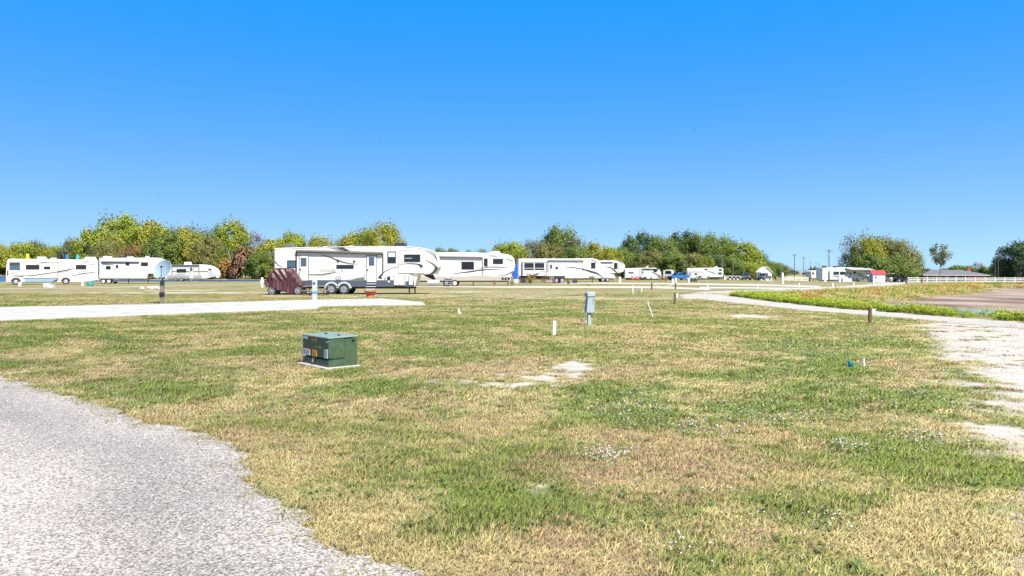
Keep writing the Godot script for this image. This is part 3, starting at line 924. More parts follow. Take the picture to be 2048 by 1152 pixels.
# ---------------------------------------------------------------- trees
# crown in a unit frame: x, z within -1..1, y within 0..1 of the tree's height; asp = height / half width
func crown(seed_: int, clumps: int, leaves: int, y0: float, form: String, leaf: float, asp := 2.0) -> ArrayMesh:
	var r := RandomNumberGenerator.new()
	r.seed = seed_
	var b := MB.new()
	for i in clumps:
		var a := r.randf() * TAU
		var t := r.randf()
		var y: float
		var rad: float
		match form:
			"dome":
				y = y0 + (0.93 - y0) * t
				rad = 0.86 * sqrt(max(0.0, 1.0 - pow(abs(t - 0.35) / 0.68, 2.2)))
			"cone":
				y = y0 + (0.95 - y0) * pow(t, 1.2)
				rad = 0.85 * pow(1.0 - t, 0.55)
			"open":
				y = y0 + (0.94 - y0) * t
				rad = 0.8 * sqrt(max(0.02, 1.0 - pow(abs(t - 0.55) / 0.6, 2.0)))
			_:
				y = y0 + (0.9 - y0) * t
				rad = 0.85 * sqrt(max(0.0, 1.0 - t * t * 0.8))
		rad *= pow(r.randf(), 0.32)
		var o := Vector3(cos(a) * rad, y, sin(a) * rad)
		var cr := r.randf_range(0.19, 0.34)
		var hue := r.randf_range(-1.0, 1.0)
		var tone := r.randf_range(0.8, 1.2)
		for k in leaves:
			var dv := Vector3(r.randfn(), r.randfn() * 0.62, r.randfn()) * 0.5
			if dv.length() > 0.95: dv *= 0.95 * r.randf_range(0.7, 1.0) / dv.length()
			var p := o + Vector3(dv.x * cr, dv.y * cr * 2.0 / asp, dv.z * cr)
			if p.y < 0.02: continue
			var out := (dv.normalized() * 0.8 + Vector3(o.x, 0.5, o.z) * 0.7 + Vector3(0, 0.25, 0)).normalized()
			var nrm := (Vector3(r.randfn(), r.randfn(), r.randfn()) * 0.8 + out).normalized()
			if nrm.dot(out) < 0.0: nrm = -nrm
			var sn := (out * 1.2 + nrm * 0.6).normalized()
			var u := nrm.cross(Vector3(r.randfn(), r.randfn(), r.randfn())).normalized()
			var w := nrm.cross(u)
			var s := leaf * r.randf_range(0.55, 1.3)
			u = Vector3(u.x, u.y / asp, u.z) * s
			w = Vector3(w.x, w.y / asp, w.z) * s * 0.62
			b.trin(p - u, p - w, p + u, sn, sn, sn)
			b.trin(p - u, p + u, p + w, sn, sn, sn)
			var f := tone * r.randf_range(0.86, 1.14)
			var cc := Color(f * (1.0 + 0.16 * hue), f * (1.0 + 0.03 * hue), f * (1.0 - 0.25 * hue))
			for q in 6: b.c.append(cc)
	return b.mesh()
func limb(b: MB, p: Vector3, q: Vector3, r0: float, r1: float, r: RandomNumberGenerator) -> void:
	var prev := p
	for i in 3:
		var t := (i + 1) / 3.0
		var nx := p.lerp(q, t) + Vector3(r.randfn(), r.randfn() * 0.5, r.randfn()) * 0.025 * (1.0 if i < 2 else 0.0)
		b.cyl(prev, nx, lerp(r0, r1, i / 3.0), lerp(r0, r1, t), 7, i == 2)
		prev = nx
func trunk(seed_: int, fork: float, thick: float, lean := 0.0) -> ArrayMesh:
	var r := RandomNumberGenerator.new()
	r.seed = seed_
	var b := MB.new()
	var top := Vector3(lean, fork, r.randf_range(-0.05, 0.05))
	limb(b, Vector3(0, -0.03, 0), top, thick, thick * 0.7, r)
	for i in 7:
		var a := TAU * (i + r.randf() * 0.7) / 7
		var e := top + Vector3(cos(a) * r.randf_range(0.3, 0.7), (0.92 - fork) * r.randf_range(0.35, 1.0), sin(a) * r.randf_range(0.3, 0.7))
		limb(b, top - Vector3(0, 0.02, 0), e, thick * 0.5, thick * 0.1, r)
		for k in 2:
			var m := top.lerp(e, r.randf_range(0.4, 0.7))
			limb(b, m, m + Vector3(r.randfn() * 0.22, r.randf_range(0.04, 0.16), r.randfn() * 0.22), thick * 0.22, thick * 0.05, r)
	return b.mesh()
var crowns := {}
var trunks := []
var leaf_mats := {}
func leaf_mat(tone: String) -> StandardMaterial3D:
	if leaf_mats.has(tone): return leaf_mats[tone]
	var c: Vector3 = {"yellow": Vector3(0.25, 0.25, 0.014), "lime": Vector3(0.215, 0.255, 0.014), "green": Vector3(0.12, 0.17, 0.022), "dark": Vector3(0.055, 0.105, 0.028), "olive": Vector3(0.175, 0.175, 0.04), "grey": Vector3(0.145, 0.15, 0.09), "rust": Vector3(0.20, 0.105, 0.06), "orange": Vector3(0.30, 0.17, 0.03)}[tone]
	var m: StandardMaterial3D = M.leaf.duplicate()
	m.resource_name = "leaf_" + tone
	m.albedo_color = lin(c.x, c.y, c.z)
	leaf_mats[tone] = m
	return m
func tree(called: String, px: float, hw: float, top: float, d: float, tone: String, form: String, label: String, group: String, category := "tree", bark := "bark") -> Node3D:
	var base := at_d(px, d)
	var height := EYE + (HZ - top) * d / F - base.y
	var half := hw * d / F
	var o := thing(called, label, category, base, group, rng.randf() * TAU)
	var k: int = int(px + d) % crowns[form].size()
	var c := part(o, "crown", crowns[form][k], leaf_mat(tone))
	var s := Vector3(half, height, half)
	c.scale = s * Vector3(1.1, 1.04, 1.1)
	var tr := part(o, "trunk", trunks[(2 if form == "open" else rng.randi() % 2) if form != "bush" and form != "wisp" else 3], M[bark])
	tr.scale = s
	return o
func build_trees() -> void:
	crowns = {
		"dome": [crown(101, 74, 190, 0.20, "dome", 0.036), crown(102, 66, 200, 0.16, "dome", 0.037), crown(103, 80, 180, 0.24, "dome", 0.035), crown(104, 60, 200, 0.2, "dome", 0.038)],
		"cone": [crown(111, 80, 140, 0.08, "cone", 0.042), crown(112, 84, 130, 0.06, "cone", 0.040)],
		"open": [crown(124, 34, 56, 0.50, "open", 0.065, 3.4)],
		"bush": [crown(131, 34, 85, 0.06, "bush", 0.075, 1.2), crown(132, 30, 90, 0.05, "bush", 0.075, 1.2)],
		"thin": [crown(141, 44, 60, 0.2, "dome", 0.036), crown(142, 40, 64, 0.25, "dome", 0.036)],
		"wisp": [crown(151, 16, 34, 0.15, "bush", 0.075, 1.6), crown(152, 15, 34, 0.12, "bush", 0.075, 1.6)]}
	trunks = [trunk(201, 0.30, 0.055), trunk(202, 0.24, 0.06, 0.06), trunk(203, 0.5, 0.05, 0.03), trunk(204, 0.08, 0.03)]
	var lakeside := "trees on the far bank of the lake"
	for t in [
		[10, 30, 494, 440, "yellow", "dome", "yellow-green tree beyond the lake, past the motorhome's windshield"],
		[48, 34, 489, 445, "lime", "dome", "yellow-green tree beyond the lake above the yellow roof vent"],
		[72, 24, 487, 460, "green", "dome", "darker green tree behind the trees above the motorhome roof"],
		[98, 24, 497, 450, "yellow", "dome", "low yellow tree beyond the lake above the motorhome's middle"],
		[122, 26, 497, 440, "lime", "dome", "low yellow-green tree between the blue and yellow roof vents"],
		[150, 32, 485, 224, "grey", "dome", "grey-green lower tree of the lakeside wood behind the motorhome's rear wheel"],
		[186, 42, 466, 222, "lime", "dome", "yellow-green spreading tree rising behind the motorhome's rear"],
		[238, 54, 440, 228, "lime", "dome", "tallest arching yellow-green tree of the lakeside wood"],
		[220, 40, 486, 214, "olive", "dome", "olive lower tree under the tallest arching tree"],
		[268, 34, 492, 212, "rust", "thin", "brown half-dead tree under the tallest arching tree"],
		[305, 42, 452, 222, "yellow", "dome", "yellow tree above the small fifth wheel's front"],
		[330, 40, 468, 212, "green", "dome", "dark green lower tree behind the satellite dish"],
		[348, 36, 456, 232, "grey", "thin", "thin grey twiggy treetop behind the satellite dish"],
		[378, 42, 462, 218, "yellow", "dome", "yellow-green tree above the white travel trailer's roof"],
		[400, 38, 456, 236, "grey", "thin", "thin grey twiggy treetop behind the travel trailer"],
		[418, 36, 478, 210, "olive", "dome", "olive tree above the travel trailer's front cap"],
		[462, 44, 449, 222, "lime", "dome", "broad round green tree standing alone above the brown leaning one"],
		[440, 34, 490, 212, "green", "dome", "dark green tree between trailer front and brown leaning tree"],
		[505, 32, 468, 226, "rust", "thin", "thin reddish-brown tree beside the broad round green one"],
		[545, 40, 486, 214, "yellow", "dome", "yellow-green tree where the lake ends behind the covered buggy"],
		[585, 38, 473, 218, "lime", "dome", "yellow-green tree just behind the long fifth wheel's rear roof unit"],
		[520, 34, 508, 206, "green", "dome", "low dark tree over the lake's end near the covered buggy"],
		[640, 34, 479, 222, "yellow", "dome", "yellow treetop over the long fifth wheel's rear door"],
		[700, 36, 472, 224, "yellow", "dome", "yellow treetop over the long fifth wheel's middle"],
		[735, 30, 464, 226, "lime", "dome", "yellow-green treetop beside the rounded orange-tinged one"],
		[770, 42, 455, 220, "yellow", "dome", "tall orange-tinged treetop behind the long fifth wheel's front roof unit"]]:
		tree("lakeside_tree", t[0], t[1], t[2], t[3], t[4], t[5], t[6], lakeside)
	for t in [[455, 22, 520, 208, "orange", "orange and green bush under the brown leaning tree"], [490, 30, 505, 206, "rust", "reddish-brown bush round the pale leaning trunk"], [420, 20, 524, 209, "lime", "green bush beside the travel trailer's hitch"], [535, 26, 522, 207, "yellow", "yellow bush behind the maroon covered buggy"], [565, 22, 528, 207, "lime", "green bush between maroon buggy and lake"], [300, 24, 530, 208, "lime", "green bush under the small fifth wheel's overhang"], [20, 30, 520, 436, "yellow", "yellow bush at the water's edge past the motorhome's nose"], [505, 18, 530, 206, "lime", "small light green bush at the lake edge"]]:
		tree("lakeside_bush", t[0], t[1], t[2], t[3], t[4], "bush", t[5], "bushes on the lake bank", "bush")
	# pale dead trunk leaning over the water
	var dead := thing("dead_tree", "pale leaning dead trunk at the lake edge", "dead tree", at_d(474, 206.0))
	var b := MB.new()
	var r := RandomNumberGenerator.new()
	r.seed = 4
	limb(b, Vector3(0, -0.3, 0), Vector3(-2.6, 8.6, 0.5), 0.22, 0.07, r)
	limb(b, Vector3(-1.2, 4.2, 0.2), Vector3(0.4, 6.6, 0.4), 0.1, 0.03, r)
	limb(b, Vector3(-0.6, 2.2, 0.1), Vector3(-2.6, 4.0, 0.1), 0.1, 0.03, r)
	part(dead, "trunk", b, M.pale_bark)
	var mid := "trees behind the middle row of trailers"
	for t in [
		[880, 18, 500, 420, "green", "dome", "small far treetop over the middle fifth wheel's rear"], [905, 20, 502, 430, "green", "dome", "small far treetop over the middle fifth wheel's awning"], [940, 16, 505, 430, "green", "dome", "low far treetop beside the thin mast"], [965, 16, 502, 420, "green", "dome", "small far treetop over the middle fifth wheel's front windows"],
		[1018, 44, 490, 196, "lime", "dome", "rounded yellow-green tree over the middle fifth wheel's front cap"], [1000, 22, 496, 205, "grey", "dome", "grey-green treetop beside the rounded yellow-green tree"],
		[1066, 34, 488, 200, "grey", "dome", "grey-green tree over the picture-window trailer's rear"],
		[1098, 34, 490, 190, "olive", "dome", "olive-brown tree over the picture-window trailer's door"],
		[1122, 44, 462, 204, "green", "dome", "tallest grey-green tree behind the picture-window trailer"],
		[1152, 40, 474, 200, "grey", "thin", "thin grey-green treetop beside the tallest tree of the middle clump"],
		[1152, 36, 500, 186, "green", "dome", "dark green tree under the thin grey-green treetop"],
		[1190, 36, 491, 190, "yellow", "dome", "yellow tree over the picture-window trailer's front cap"],
		[1222, 26, 500, 205, "lime", "dome", "yellow-green tree between the yellow tree and the dark cedars"]]:
		tree("broadleaf_tree", t[0], t[1], t[2], t[3], t[4], t[5], t[6], mid)
	var ced := "dark trees of the wood behind the far trailers"
	for t in [
		[1262, 34, 478, 232, "dark", "cone", "dark cedar at the dense wood's end above the tall-windowed trailer"], [1292, 40, 472, 236, "dark", "dome", "dark broad cedar over the far trailer's roof"], [1245, 28, 500, 222, "green", "dome", "mid-green low tree at the dense wood's end by the tall-windowed trailer"],
		[1322, 40, 480, 232, "green", "dome", "mid-green tree in the wood over the far trailer's front"], [1300, 36, 505, 216, "olive", "dome", "olive lower tree behind the two red chairs"], [1350, 34, 472, 240, "dark", "cone", "pointed dark cedar over the blue pickup"], [1345, 38, 508, 214, "green", "dome", "green lower tree behind the blue pickup"],
		[1373, 30, 470, 242, "dark", "cone", "taller pointed dark cedar in the middle of the wood"], [1402, 42, 474, 232, "green", "dome", "bright mid-green tree in the middle of the wood"], [1385, 36, 510, 212, "olive", "dome", "olive lower tree behind the white bunk trailer's rear"], [1432, 40, 478, 234, "green", "dome", "round green tree over the white bunk trailer's front"], [1425, 34, 512, 212, "dark", "dome", "dark lower tree behind the white bunk trailer"],
		[1412, 18, 512, 206, "yellow", "thin", "small yellow tree against the dark wood"], [1455, 36, 484, 238, "dark", "dome", "dark tree behind the two light posts"], [1484, 46, 490, 220, "lime", "dome", "large yellow-green tree ending the dense wood near the shed"], [1512, 28, 506, 232, "green", "dome", "green tree between the large yellow-green one and the shed"], [1530, 22, 522, 250, "green", "dome", "green tree behind the little white shed"], [1552, 24, 528, 330, "green", "dome", "small green tree beyond the little white shed"], [1570, 16, 531, 350, "grey", "thin", "small grey twiggy tree beyond the shed by the brown field"], [1465, 30, 520, 205, "green", "dome", "dark green tree behind the parked quad bikes"], [1500, 26, 528, 206, "lime", "dome", "low yellow-green tree behind the small dark pickup"]]:
		tree("wood_tree", t[0], t[1], t[2], t[3], t[4], t[5], t[6], ced)
	var clump := "trees of the clump behind the red-roofed shed"
	for t in [
		[1716, 38, 470, 246, "grey", "thin", "tall thin grey tree behind the awning trailer"], [1738, 34, 482, 240, "yellow", "dome", "bright yellow tree in the clump over the awning"], [1765, 40, 480, 248, "olive", "dome", "olive tree in the clump over the red-roofed shed"], [1740, 40, 512, 228, "green", "dome", "dark green lower tree behind the red-roofed shed"], [1795, 40, 487, 242, "olive", "dome", "broad olive-green tree over the black buggy"], [1825, 28, 505, 246, "green", "thin", "thin green tree of the clump on its brick-house side"], [1790, 40, 515, 230, "green", "dome", "green lower tree behind the black buggy"], [1700, 24, 508, 244, "grey", "thin", "thin grey twiggy tree over the awning trailer's roof units"]]:
		tree("clump_tree", t[0], t[1], t[2], t[3], t[4], t[5], t[6], clump)
	tree("lone_tree", 1881, 20, 490, 205, "olive", "open", "slender lone tree with bare trunk before the brick house", "", "tree", "pale_bark")
	for t in [[1915, 18, 533, 300, "green", "dome", "small dark tree behind the brick house's long roof"], [1935, 18, 534, 300, "green", "dome", "small green tree behind the brick house's chimney"], [1955, 14, 526, 300, "rust", "thin", "small brown tree beside the brick house's chimney"], [1972, 18, 535, 270, "green", "dome", "small green tree at the brick house's brick end wall"], [1995, 22, 532, 262, "green", "dome", "green tree between the brick house and the big dark tree"], [2046, 50, 490, 205, "dark", "dome", "big dark spreading tree beside the two bare poles"], [2015, 26, 520, 210, "grey", "dome", "grey-green side of the big dark tree near the two poles"]]:
		tree("yard_tree", t[0], t[1], t[2], t[3], t[4], t[5], t[6], "trees round the brick house")
	# the far-off wood along the horizon, one mass
	var buf := PackedFloat32Array()
	var x := -1150.0
	while x < 1250.0:
		var d := rng.randf_range(1000.0, 1200.0)
		var hh := rng.randf_range(5.5, 9.0) + (4.0 if rng.randf() < 0.12 else 0.0)
		put(buf, Vector3(x, hgt(x, d) - 0.5, -d), rng.randf() * TAU, rng.randf_range(7.0, 14.0), hh, Vector3(0.08, 0.125, 0.035) * rng.randf_range(0.75, 1.2))
		x += rng.randf_range(5.0, 11.0)
	multi("far_woodland", crowns["bush"][0], M.leaf, buf, "far-off green wood along the horizon", "woodland")
	# small ornamental shrubs in front of the trailers
	for t in [[1060, 12, 547, 112, "orange", "autumn-orange and green shrub before the picture-window trailer's slide-out"], [1088, 7, 551, 112, "rust", "reddish thin shrub beside the picture-window trailer's steps"], [1135, 5, 556, 106, "rust", "small reddish shrub on the gravel strip"], [1178, 4, 568, 94, "lime", "little round green shrub behind the grey utility pedestal"], [988, 4, 560, 92, "orange", "small orange shrub under the middle fifth wheel's front"], [1024, 5, 562, 92, "orange", "orange shrub at the middle fifth wheel's front leg"], [1330, 8, 552, 138, "orange", "orange-brown shrub between the red chairs and the blue pickup"], [1320, 6, 550, 138, "rust", "brown shrub beside the far trailer's hitch"]]:
		tree("shrub", t[0], t[1], t[2], t[3], t[4], "wisp", t[5], "garden shrubs before the trailers", "shrub")

# ---------------------------------------------------------------- trailers
# A trailer's near side is an upright plane from A to B (pixel column and distance each); outlines measured in the
# photograph are carried onto that plane. Local axes: x along the side, y up, z out of the side.
var S := {}
func side(called: String, label: String, category: String, pa: float, da: float, pb: float, db: float, group := "") -> Node3D:
	var a := at_d(pa, da)
	var b := at_d(pb, db)
	b.y = a.y
	var ux := (b - a).normalized()
	var nz := ux.cross(Vector3.UP)
	var o := thing(called, label, category, a, group)
	o.transform = Transform3D(Basis(ux, Vector3.UP, nz), a)
	S = {"o": o, "a": a, "ux": ux, "n": nz, "s": F / ((da + db) * 0.5), "len": a.distance_to(b)}
	return o
func L(px: float, py: float) -> Vector2:
	var eye := Vector3(0, EYE, 0)
	var dir := Vector3((px - 1024.0) / F, -(py - HZ) / F, -1.0)
	var t: float = (S.a - eye).dot(S.n) / dir.dot(S.n)
	var p := eye + dir * t
	return Vector2((p - S.a).dot(S.ux), p.y - S.a.y)
func Ls(pts: Array) -> PackedVector2Array:
	var r := PackedVector2Array()
	for p in pts: r.append(L(p[0], p[1]))
	return r
func hull(pts: Array, width: float, m: Material, called := "body", z := 0.0, bev := 0.07) -> MeshInstance3D:
	var b := MB.new()
	b.prism(Ls(pts), z - width, z, bev)
	return part(S.o, called, b, m)
func pan(called: String, x0: float, y0: float, x1: float, y1: float, m: Material, z := 0.0, th := 0.03, parent: Node = null, bev := 0.008) -> MeshInstance3D:
	var p := L(x0, y1)
	var q := L(x1, y0)
	var b := MB.new()
	b.box(Vector3((p.x + q.x) * 0.5, (p.y + q.y) * 0.5, z + th * 0.5 - 0.004), Vector3(abs(q.x - p.x), abs(q.y - p.y), th + 0.008), bev)
	return part(parent if parent else S.o, called, b, m)
func ply(called: String, pts: Array, m: Material, z := 0.0, th := 0.006, parent: Node = null) -> MeshInstance3D:
	var b := MB.new()
	b.prism(Ls(pts), z - 0.01, z + th)
	return part(parent if parent else S.o, called, b, m)
# a tapering band along a curve; widths in photo pixels
func band(called: String, pts: Array, ws: Array, m: Material, z := 0.0, th := 0.006) -> MeshInstance3D:
	var c := []
	var w := []
	for i in pts.size() - 1:
		var p0: Vector2 = L(pts[max(i - 1, 0)][0], pts[max(i - 1, 0)][1])
		var p1: Vector2 = L(pts[i][0], pts[i][1])
		var p2: Vector2 = L(pts[i + 1][0], pts[i + 1][1])
		var e: int = min(i + 2, pts.size() - 1)
		var p3: Vector2 = L(pts[e][0], pts[e][1])
		for k in 6 + (1 if i == pts.size() - 2 else 0):
			var t := k / 6.0
			c.append(p1.cubic_interpolate(p2, p0, p3, t))
			w.append(lerp(float(ws[i]), float(ws[i + 1]), t) / S.s * (0.5 if S.s > 20.0 else 0.68))
	var b := MB.new()
	for i in c.size() - 1:
		var d: Vector2 = (c[i + 1] - c[i]).normalized().orthogonal()
		var d0: Vector2 = d if i == 0 else (c[i + 1] - c[i - 1]).normalized().orthogonal()
		var d1: Vector2 = d if i == c.size() - 2 else (c[i + 2] - c[i]).normalized().orthogonal()
		var q := [c[i] - d0 * w[i], c[i + 1] - d1 * w[i + 1], c[i + 1] + d1 * w[i + 1], c[i] + d0 * w[i]]
		var zz := z + th
		var v := []
		for k in q: v.append(Vector3(k.x, k.y, zz))
		if (v[1] - v[0]).cross(v[2] - v[0]).z < 0: v.reverse()
		b.quad(v[0], v[1], v[2], v[3])
		for k in 4:
			var n: int = (k + 1) % 4
			b.quad(v[n], v[k], v[k] - Vector3(0, 0, th), v[n] - Vector3(0, 0, th))
	return part(S.o, called, b, m)
func win(x0: float, y0: float, x1: float, y1: float, cols := 1, z := 0.0, frame := "black_trim", glass := "glass_dark", fw := 0.045) -> void:
	var p := L(x0, y1)
	var q := L(x1, y0)
	var w := q.x - p.x
	var h := q.y - p.y
	var b := MB.new()
	b.box(Vector3(p.x + w / 2, p.y + fw / 2, z + 0.014), Vector3(w, fw, 0.04), 0.006)
	b.box(Vector3(p.x + w / 2, q.y - fw / 2, z + 0.014), Vector3(w, fw, 0.04), 0.006)
	b.box(Vector3(p.x + fw / 2, p.y + h / 2, z + 0.014), Vector3(fw, h - fw * 2, 0.04), 0.006)
	b.box(Vector3(q.x - fw / 2, p.y + h / 2, z + 0.014), Vector3(fw, h - fw * 2, 0.04), 0.006)
	for i in cols - 1:
		b.box(Vector3(p.x + w * (i + 1.0) / cols, p.y + h / 2, z + 0.014), Vector3(fw * 0.8, h - fw * 2, 0.036), 0.004)
	var f := part(S.o, "window", b, M[frame])
	for i in cols:
		var g := MB.new()
		g.box(Vector3(p.x + w * (i + 0.5) / cols, p.y + h / 2, z + 0.004), Vector3(w / cols - fw * 0.7, h - fw * 1.6, 0.014))
		part(f, "pane", g, M[glass])
func door(x0: float, y0: float, x1: float, y1: float, wx0: float, wy0: float, wx1: float, wy1: float, z := 0.0, m := "white_gelcoat", handle_left := true) -> void:
	var fr := pan("door", x0, y0, x1, y1, M.black_trim, z, 0.02)
	var p := L(x0, y1)
	var q := L(x1, y0)
	var b := MB.new()
	b.box(Vector3((p.x + q.x) / 2, (p.y + q.y) / 2, z + 0.026), Vector3(q.x - p.x - 0.09, q.y - p.y - 0.09, 0.03), 0.01)
	part(fr, "leaf", b, M[m])
	var e := L(wx0, wy1)
	var f := L(wx1, wy0)
	b = MB.new()
	b.box(Vector3((e.x + f.x) / 2, (e.y + f.y) / 2, z + 0.046), Vector3(f.x - e.x, f.y - e.y, 0.02), 0.004)
	part(fr, "window", b, M.black_trim)
	b = MB.new()
	b.box(Vector3((e.x + f.x) / 2, (e.y + f.y) / 2, z + 0.055), Vector3(f.x - e.x - 0.08, f.y - e.y - 0.08, 0.01))
	part(fr, "pane", b, M.glass_sky)
	b = MB.new()
	var hx: float = p.x + 0.13 if handle_left else q.x - 0.13
	b.box(Vector3(hx, p.y + (q.y - p.y) * 0.46, z + 0.05), Vector3(0.09, 0.14, 0.05), 0.015)
	part(fr, "handle", b, M.black_trim)
func wheel_at(parent: Node, c: Vector3, r: float, w := 0.24, style := "rim") -> void:
	var o := node(parent, "wheel")
	o.position = c
	var b := MB.new()
	b.lathe(Vector3.ZERO, Vector3(0, 0, 1), [Vector2(r * 0.55, -w / 2), Vector2(r * 0.88, -w / 2), Vector2(r, -w * 0.34), Vector2(r, w * 0.34), Vector2(r * 0.88, w / 2), Vector2(r * 0.62, w / 2), Vector2(r * 0.58, w * 0.36)], 26)
	part(o, "tyre", b, M.tyre)
	b = MB.new()
	if style == "spoke":
		b.lathe(Vector3.ZERO, Vector3(0, 0, 1), [Vector2(r * 0.70, w * 0.40), Vector2(r * 0.70, w * 0.53), Vector2(r * 0.60, w * 0.53), Vector2(r * 0.58, w * 0.30)], 26)
		for k in 6:
			var a := TAU * k / 6
			b.box(Vector3(cos(a), sin(a), 0) * r * 0.34 + Vector3(0, 0, w * 0.42), Vector3(r * 0.62, r * 0.17, 0.04), 0.008, Basis(Vector3(0, 0, 1), a))
		b.cyl(Vector3(0, 0, w * 0.3), Vector3(0, 0, w * 0.5), r * 0.14, r * 0.12, 12)
		part(o, "rim", b, M.rim)
		b = MB.new()
		b.cyl(Vector3(0, 0, w * 0.1), Vector3(0, 0, w * 0.24), r * 0.56, r * 0.56, 20)
		part(o, "hub", b, M.black_trim)
	else:
		b.lathe(Vector3.ZERO, Vector3(0, 0, 1), [Vector2(r * 0.62, w * 0.30), Vector2(r * 0.60, w * 0.46), Vector2(r * 0.3, w * 0.34), Vector2(r * 0.16, w * 0.52), Vector2(0, w * 0.54)], 22)
		part(o, "rim", b, M[style])
func wheels(pxs: Array, r: float, style := "rim", depth := 2.4) -> void:
	for px in pxs:
		var u := L(px, 560).x
		wheel_at(S.o, Vector3(u, r, -0.05), r, 0.24, style)
		wheel_at(S.o, Vector3(u, r, -depth + 0.14), r, 0.24, style)
func frame_under(x0: float, x1: float, y_body: float, depth := 2.4) -> void:
	var p := L(x0, y_body)
	var q := L(x1, y_body)
	var b := MB.new()
	for z in [-0.5, -depth + 0.5]:
		b.box(Vector3((p.x + q.x) / 2, p.y - 0.08, z), Vector3(q.x - p.x, 0.2, 0.1))
	b.box(Vector3((p.x + q.x) / 2, p.y - 0.06, -depth / 2), Vector3((q.x - p.x) * 0.9, 0.12, depth - 1.0))
	part(S.o, "chassis", b, M.chassis)
func roof_box(x0: float, y0: float, x1: float, y1: float, m: String, called := "roof_unit", depth := 0.75, z := -1.2) -> void:
	var p := L(x0, y1)
	var q := L(x1, y0)
	var b := MB.new()
	var h := q.y - p.y
	b.prism(PackedVector2Array([Vector2(p.x, p.y - 0.06), Vector2(q.x, p.y - 0.06), Vector2(q.x - (q.x - p.x) * 0.04, p.y + h * 0.6), Vector2(q.x - (q.x - p.x) * 0.16, q.y), Vector2(p.x + (q.x - p.x) * 0.10, q.y), Vector2(p.x + (q.x - p.x) * 0.02, p.y + h * 0.7)]), z - depth / 2, z + depth / 2, 0.04)
	part(S.o, called, b, M[m])
func awning(x0: float, y0: float, x1: float, y1: float, leg_y: float, legs := true, r := 0.075) -> void:
	var p := L(x0, y0)
	var q := L(x1, y1)
	var b := MB.new()
	b.cyl(Vector3(p.x, p.y, 0.14), Vector3(q.x, q.y, 0.14), r, r, 12)
	b.box(Vector3((p.x + q.x) / 2, (p.y + q.y) / 2 + r * 1.1, 0.06), Vector3(q.x - p.x, 0.05, 0.16), 0.01, Basis(Vector3(0, 0, 1), (q - p).angle()))
	var a := part(S.o, "awning", b, M.graphic_grey)
	if legs:
		for e in [[x0, y0], [x1, y1]]:
			var t := L(e[0], e[1])
			var l := L(e[0], leg_y)
			b = MB.new()
			b.box(Vector3(t.x, (t.y + l.y) / 2, 0.07), Vector3(0.055, t.y - l.y, 0.06), 0.01)
			part(a, "arm", b, M.black_trim)
func steps(x0: float, y0: float, x1: float, n: int, drop: float, m := "black_trim", out := 0.5) -> void:
	var p := L(x0, y0)
	var q := L(x1, y0)
	var s := node(S.o, "steps")
	for i in n:
		var y := p.y - drop * (i + 0.5) / n
		var b := MB.new()
		b.box(Vector3((p.x + q.x) / 2, y, 0.12 + out * i / n), Vector3(q.x - p.x, 0.05, 0.26), 0.008)
		part(s, "tread", b, M.light_grey)
	for x in [p.x, q.x]:
		var b2 := MB.new()
		b2.cyl(Vector3(x, p.y, 0.0), Vector3(x, p.y - drop, 0.15 + out), 0.025, 0.025, 6)
		part(s, "rail", b2, M[m])
func leg_post(px: float, py: float, to_px := -1.0, z := -0.4, foot := true) -> void:
	var p := L(px, py)
	var q := L(to_px if to_px > 0.0 else px, py)
	var b := MB.new()
	b.box(Vector3(p.x, p.y * 0.5 + 0.02, z), Vector3(0.1, p.y + 0.1, 0.1), 0.01, Basis.IDENTITY if to_px < 0.0 else Basis(Vector3(0, 0, 1), -atan2(q.x - p.x, -p.y) - PI))
	if foot: b.box(Vector3(q.x if to_px > 0.0 else p.x, 0.02, z), Vector3(0.26, 0.04, 0.26), 0.005)
	part(S.o, "landing_leg", b, M.black_trim)
func hitch(px: float, py: float, reach: float) -> void:
	var p := L(px, py)
	var b := MB.new()
	b.tube([Vector3(p.x - 0.6, p.y, -0.45), Vector3(p.x + reach, p.y - 0.06, -1.2), Vector3(p.x - 0.6, p.y, -1.95)], 0.05)
	b.cyl(Vector3(p.x + reach * 0.8, 0.0, -1.2), Vector3(p.x + reach * 0.8, p.y + 0.25, -1.2), 0.045, 0.045, 8)
	b.box(Vector3(p.x + reach * 0.8, 0.03, -1.2), Vector3(0.25, 0.06, 0.25))
	part(S.o, "hitch", b, M.chassis)
	b = MB.new()
	for z in [-0.98, -1.42]:
		b = MB.new()
		b.lathe(Vector3(p.x + reach * 0.35, p.y + 0.02, z), Vector3.UP, [Vector2(0, 0), Vector2(0.14, 0.02), Vector2(0.15, 0.35), Vector2(0.10, 0.46), Vector2(0, 0.48)], 12)
		part(S.o, "gas_bottle", b, M.white_paint)

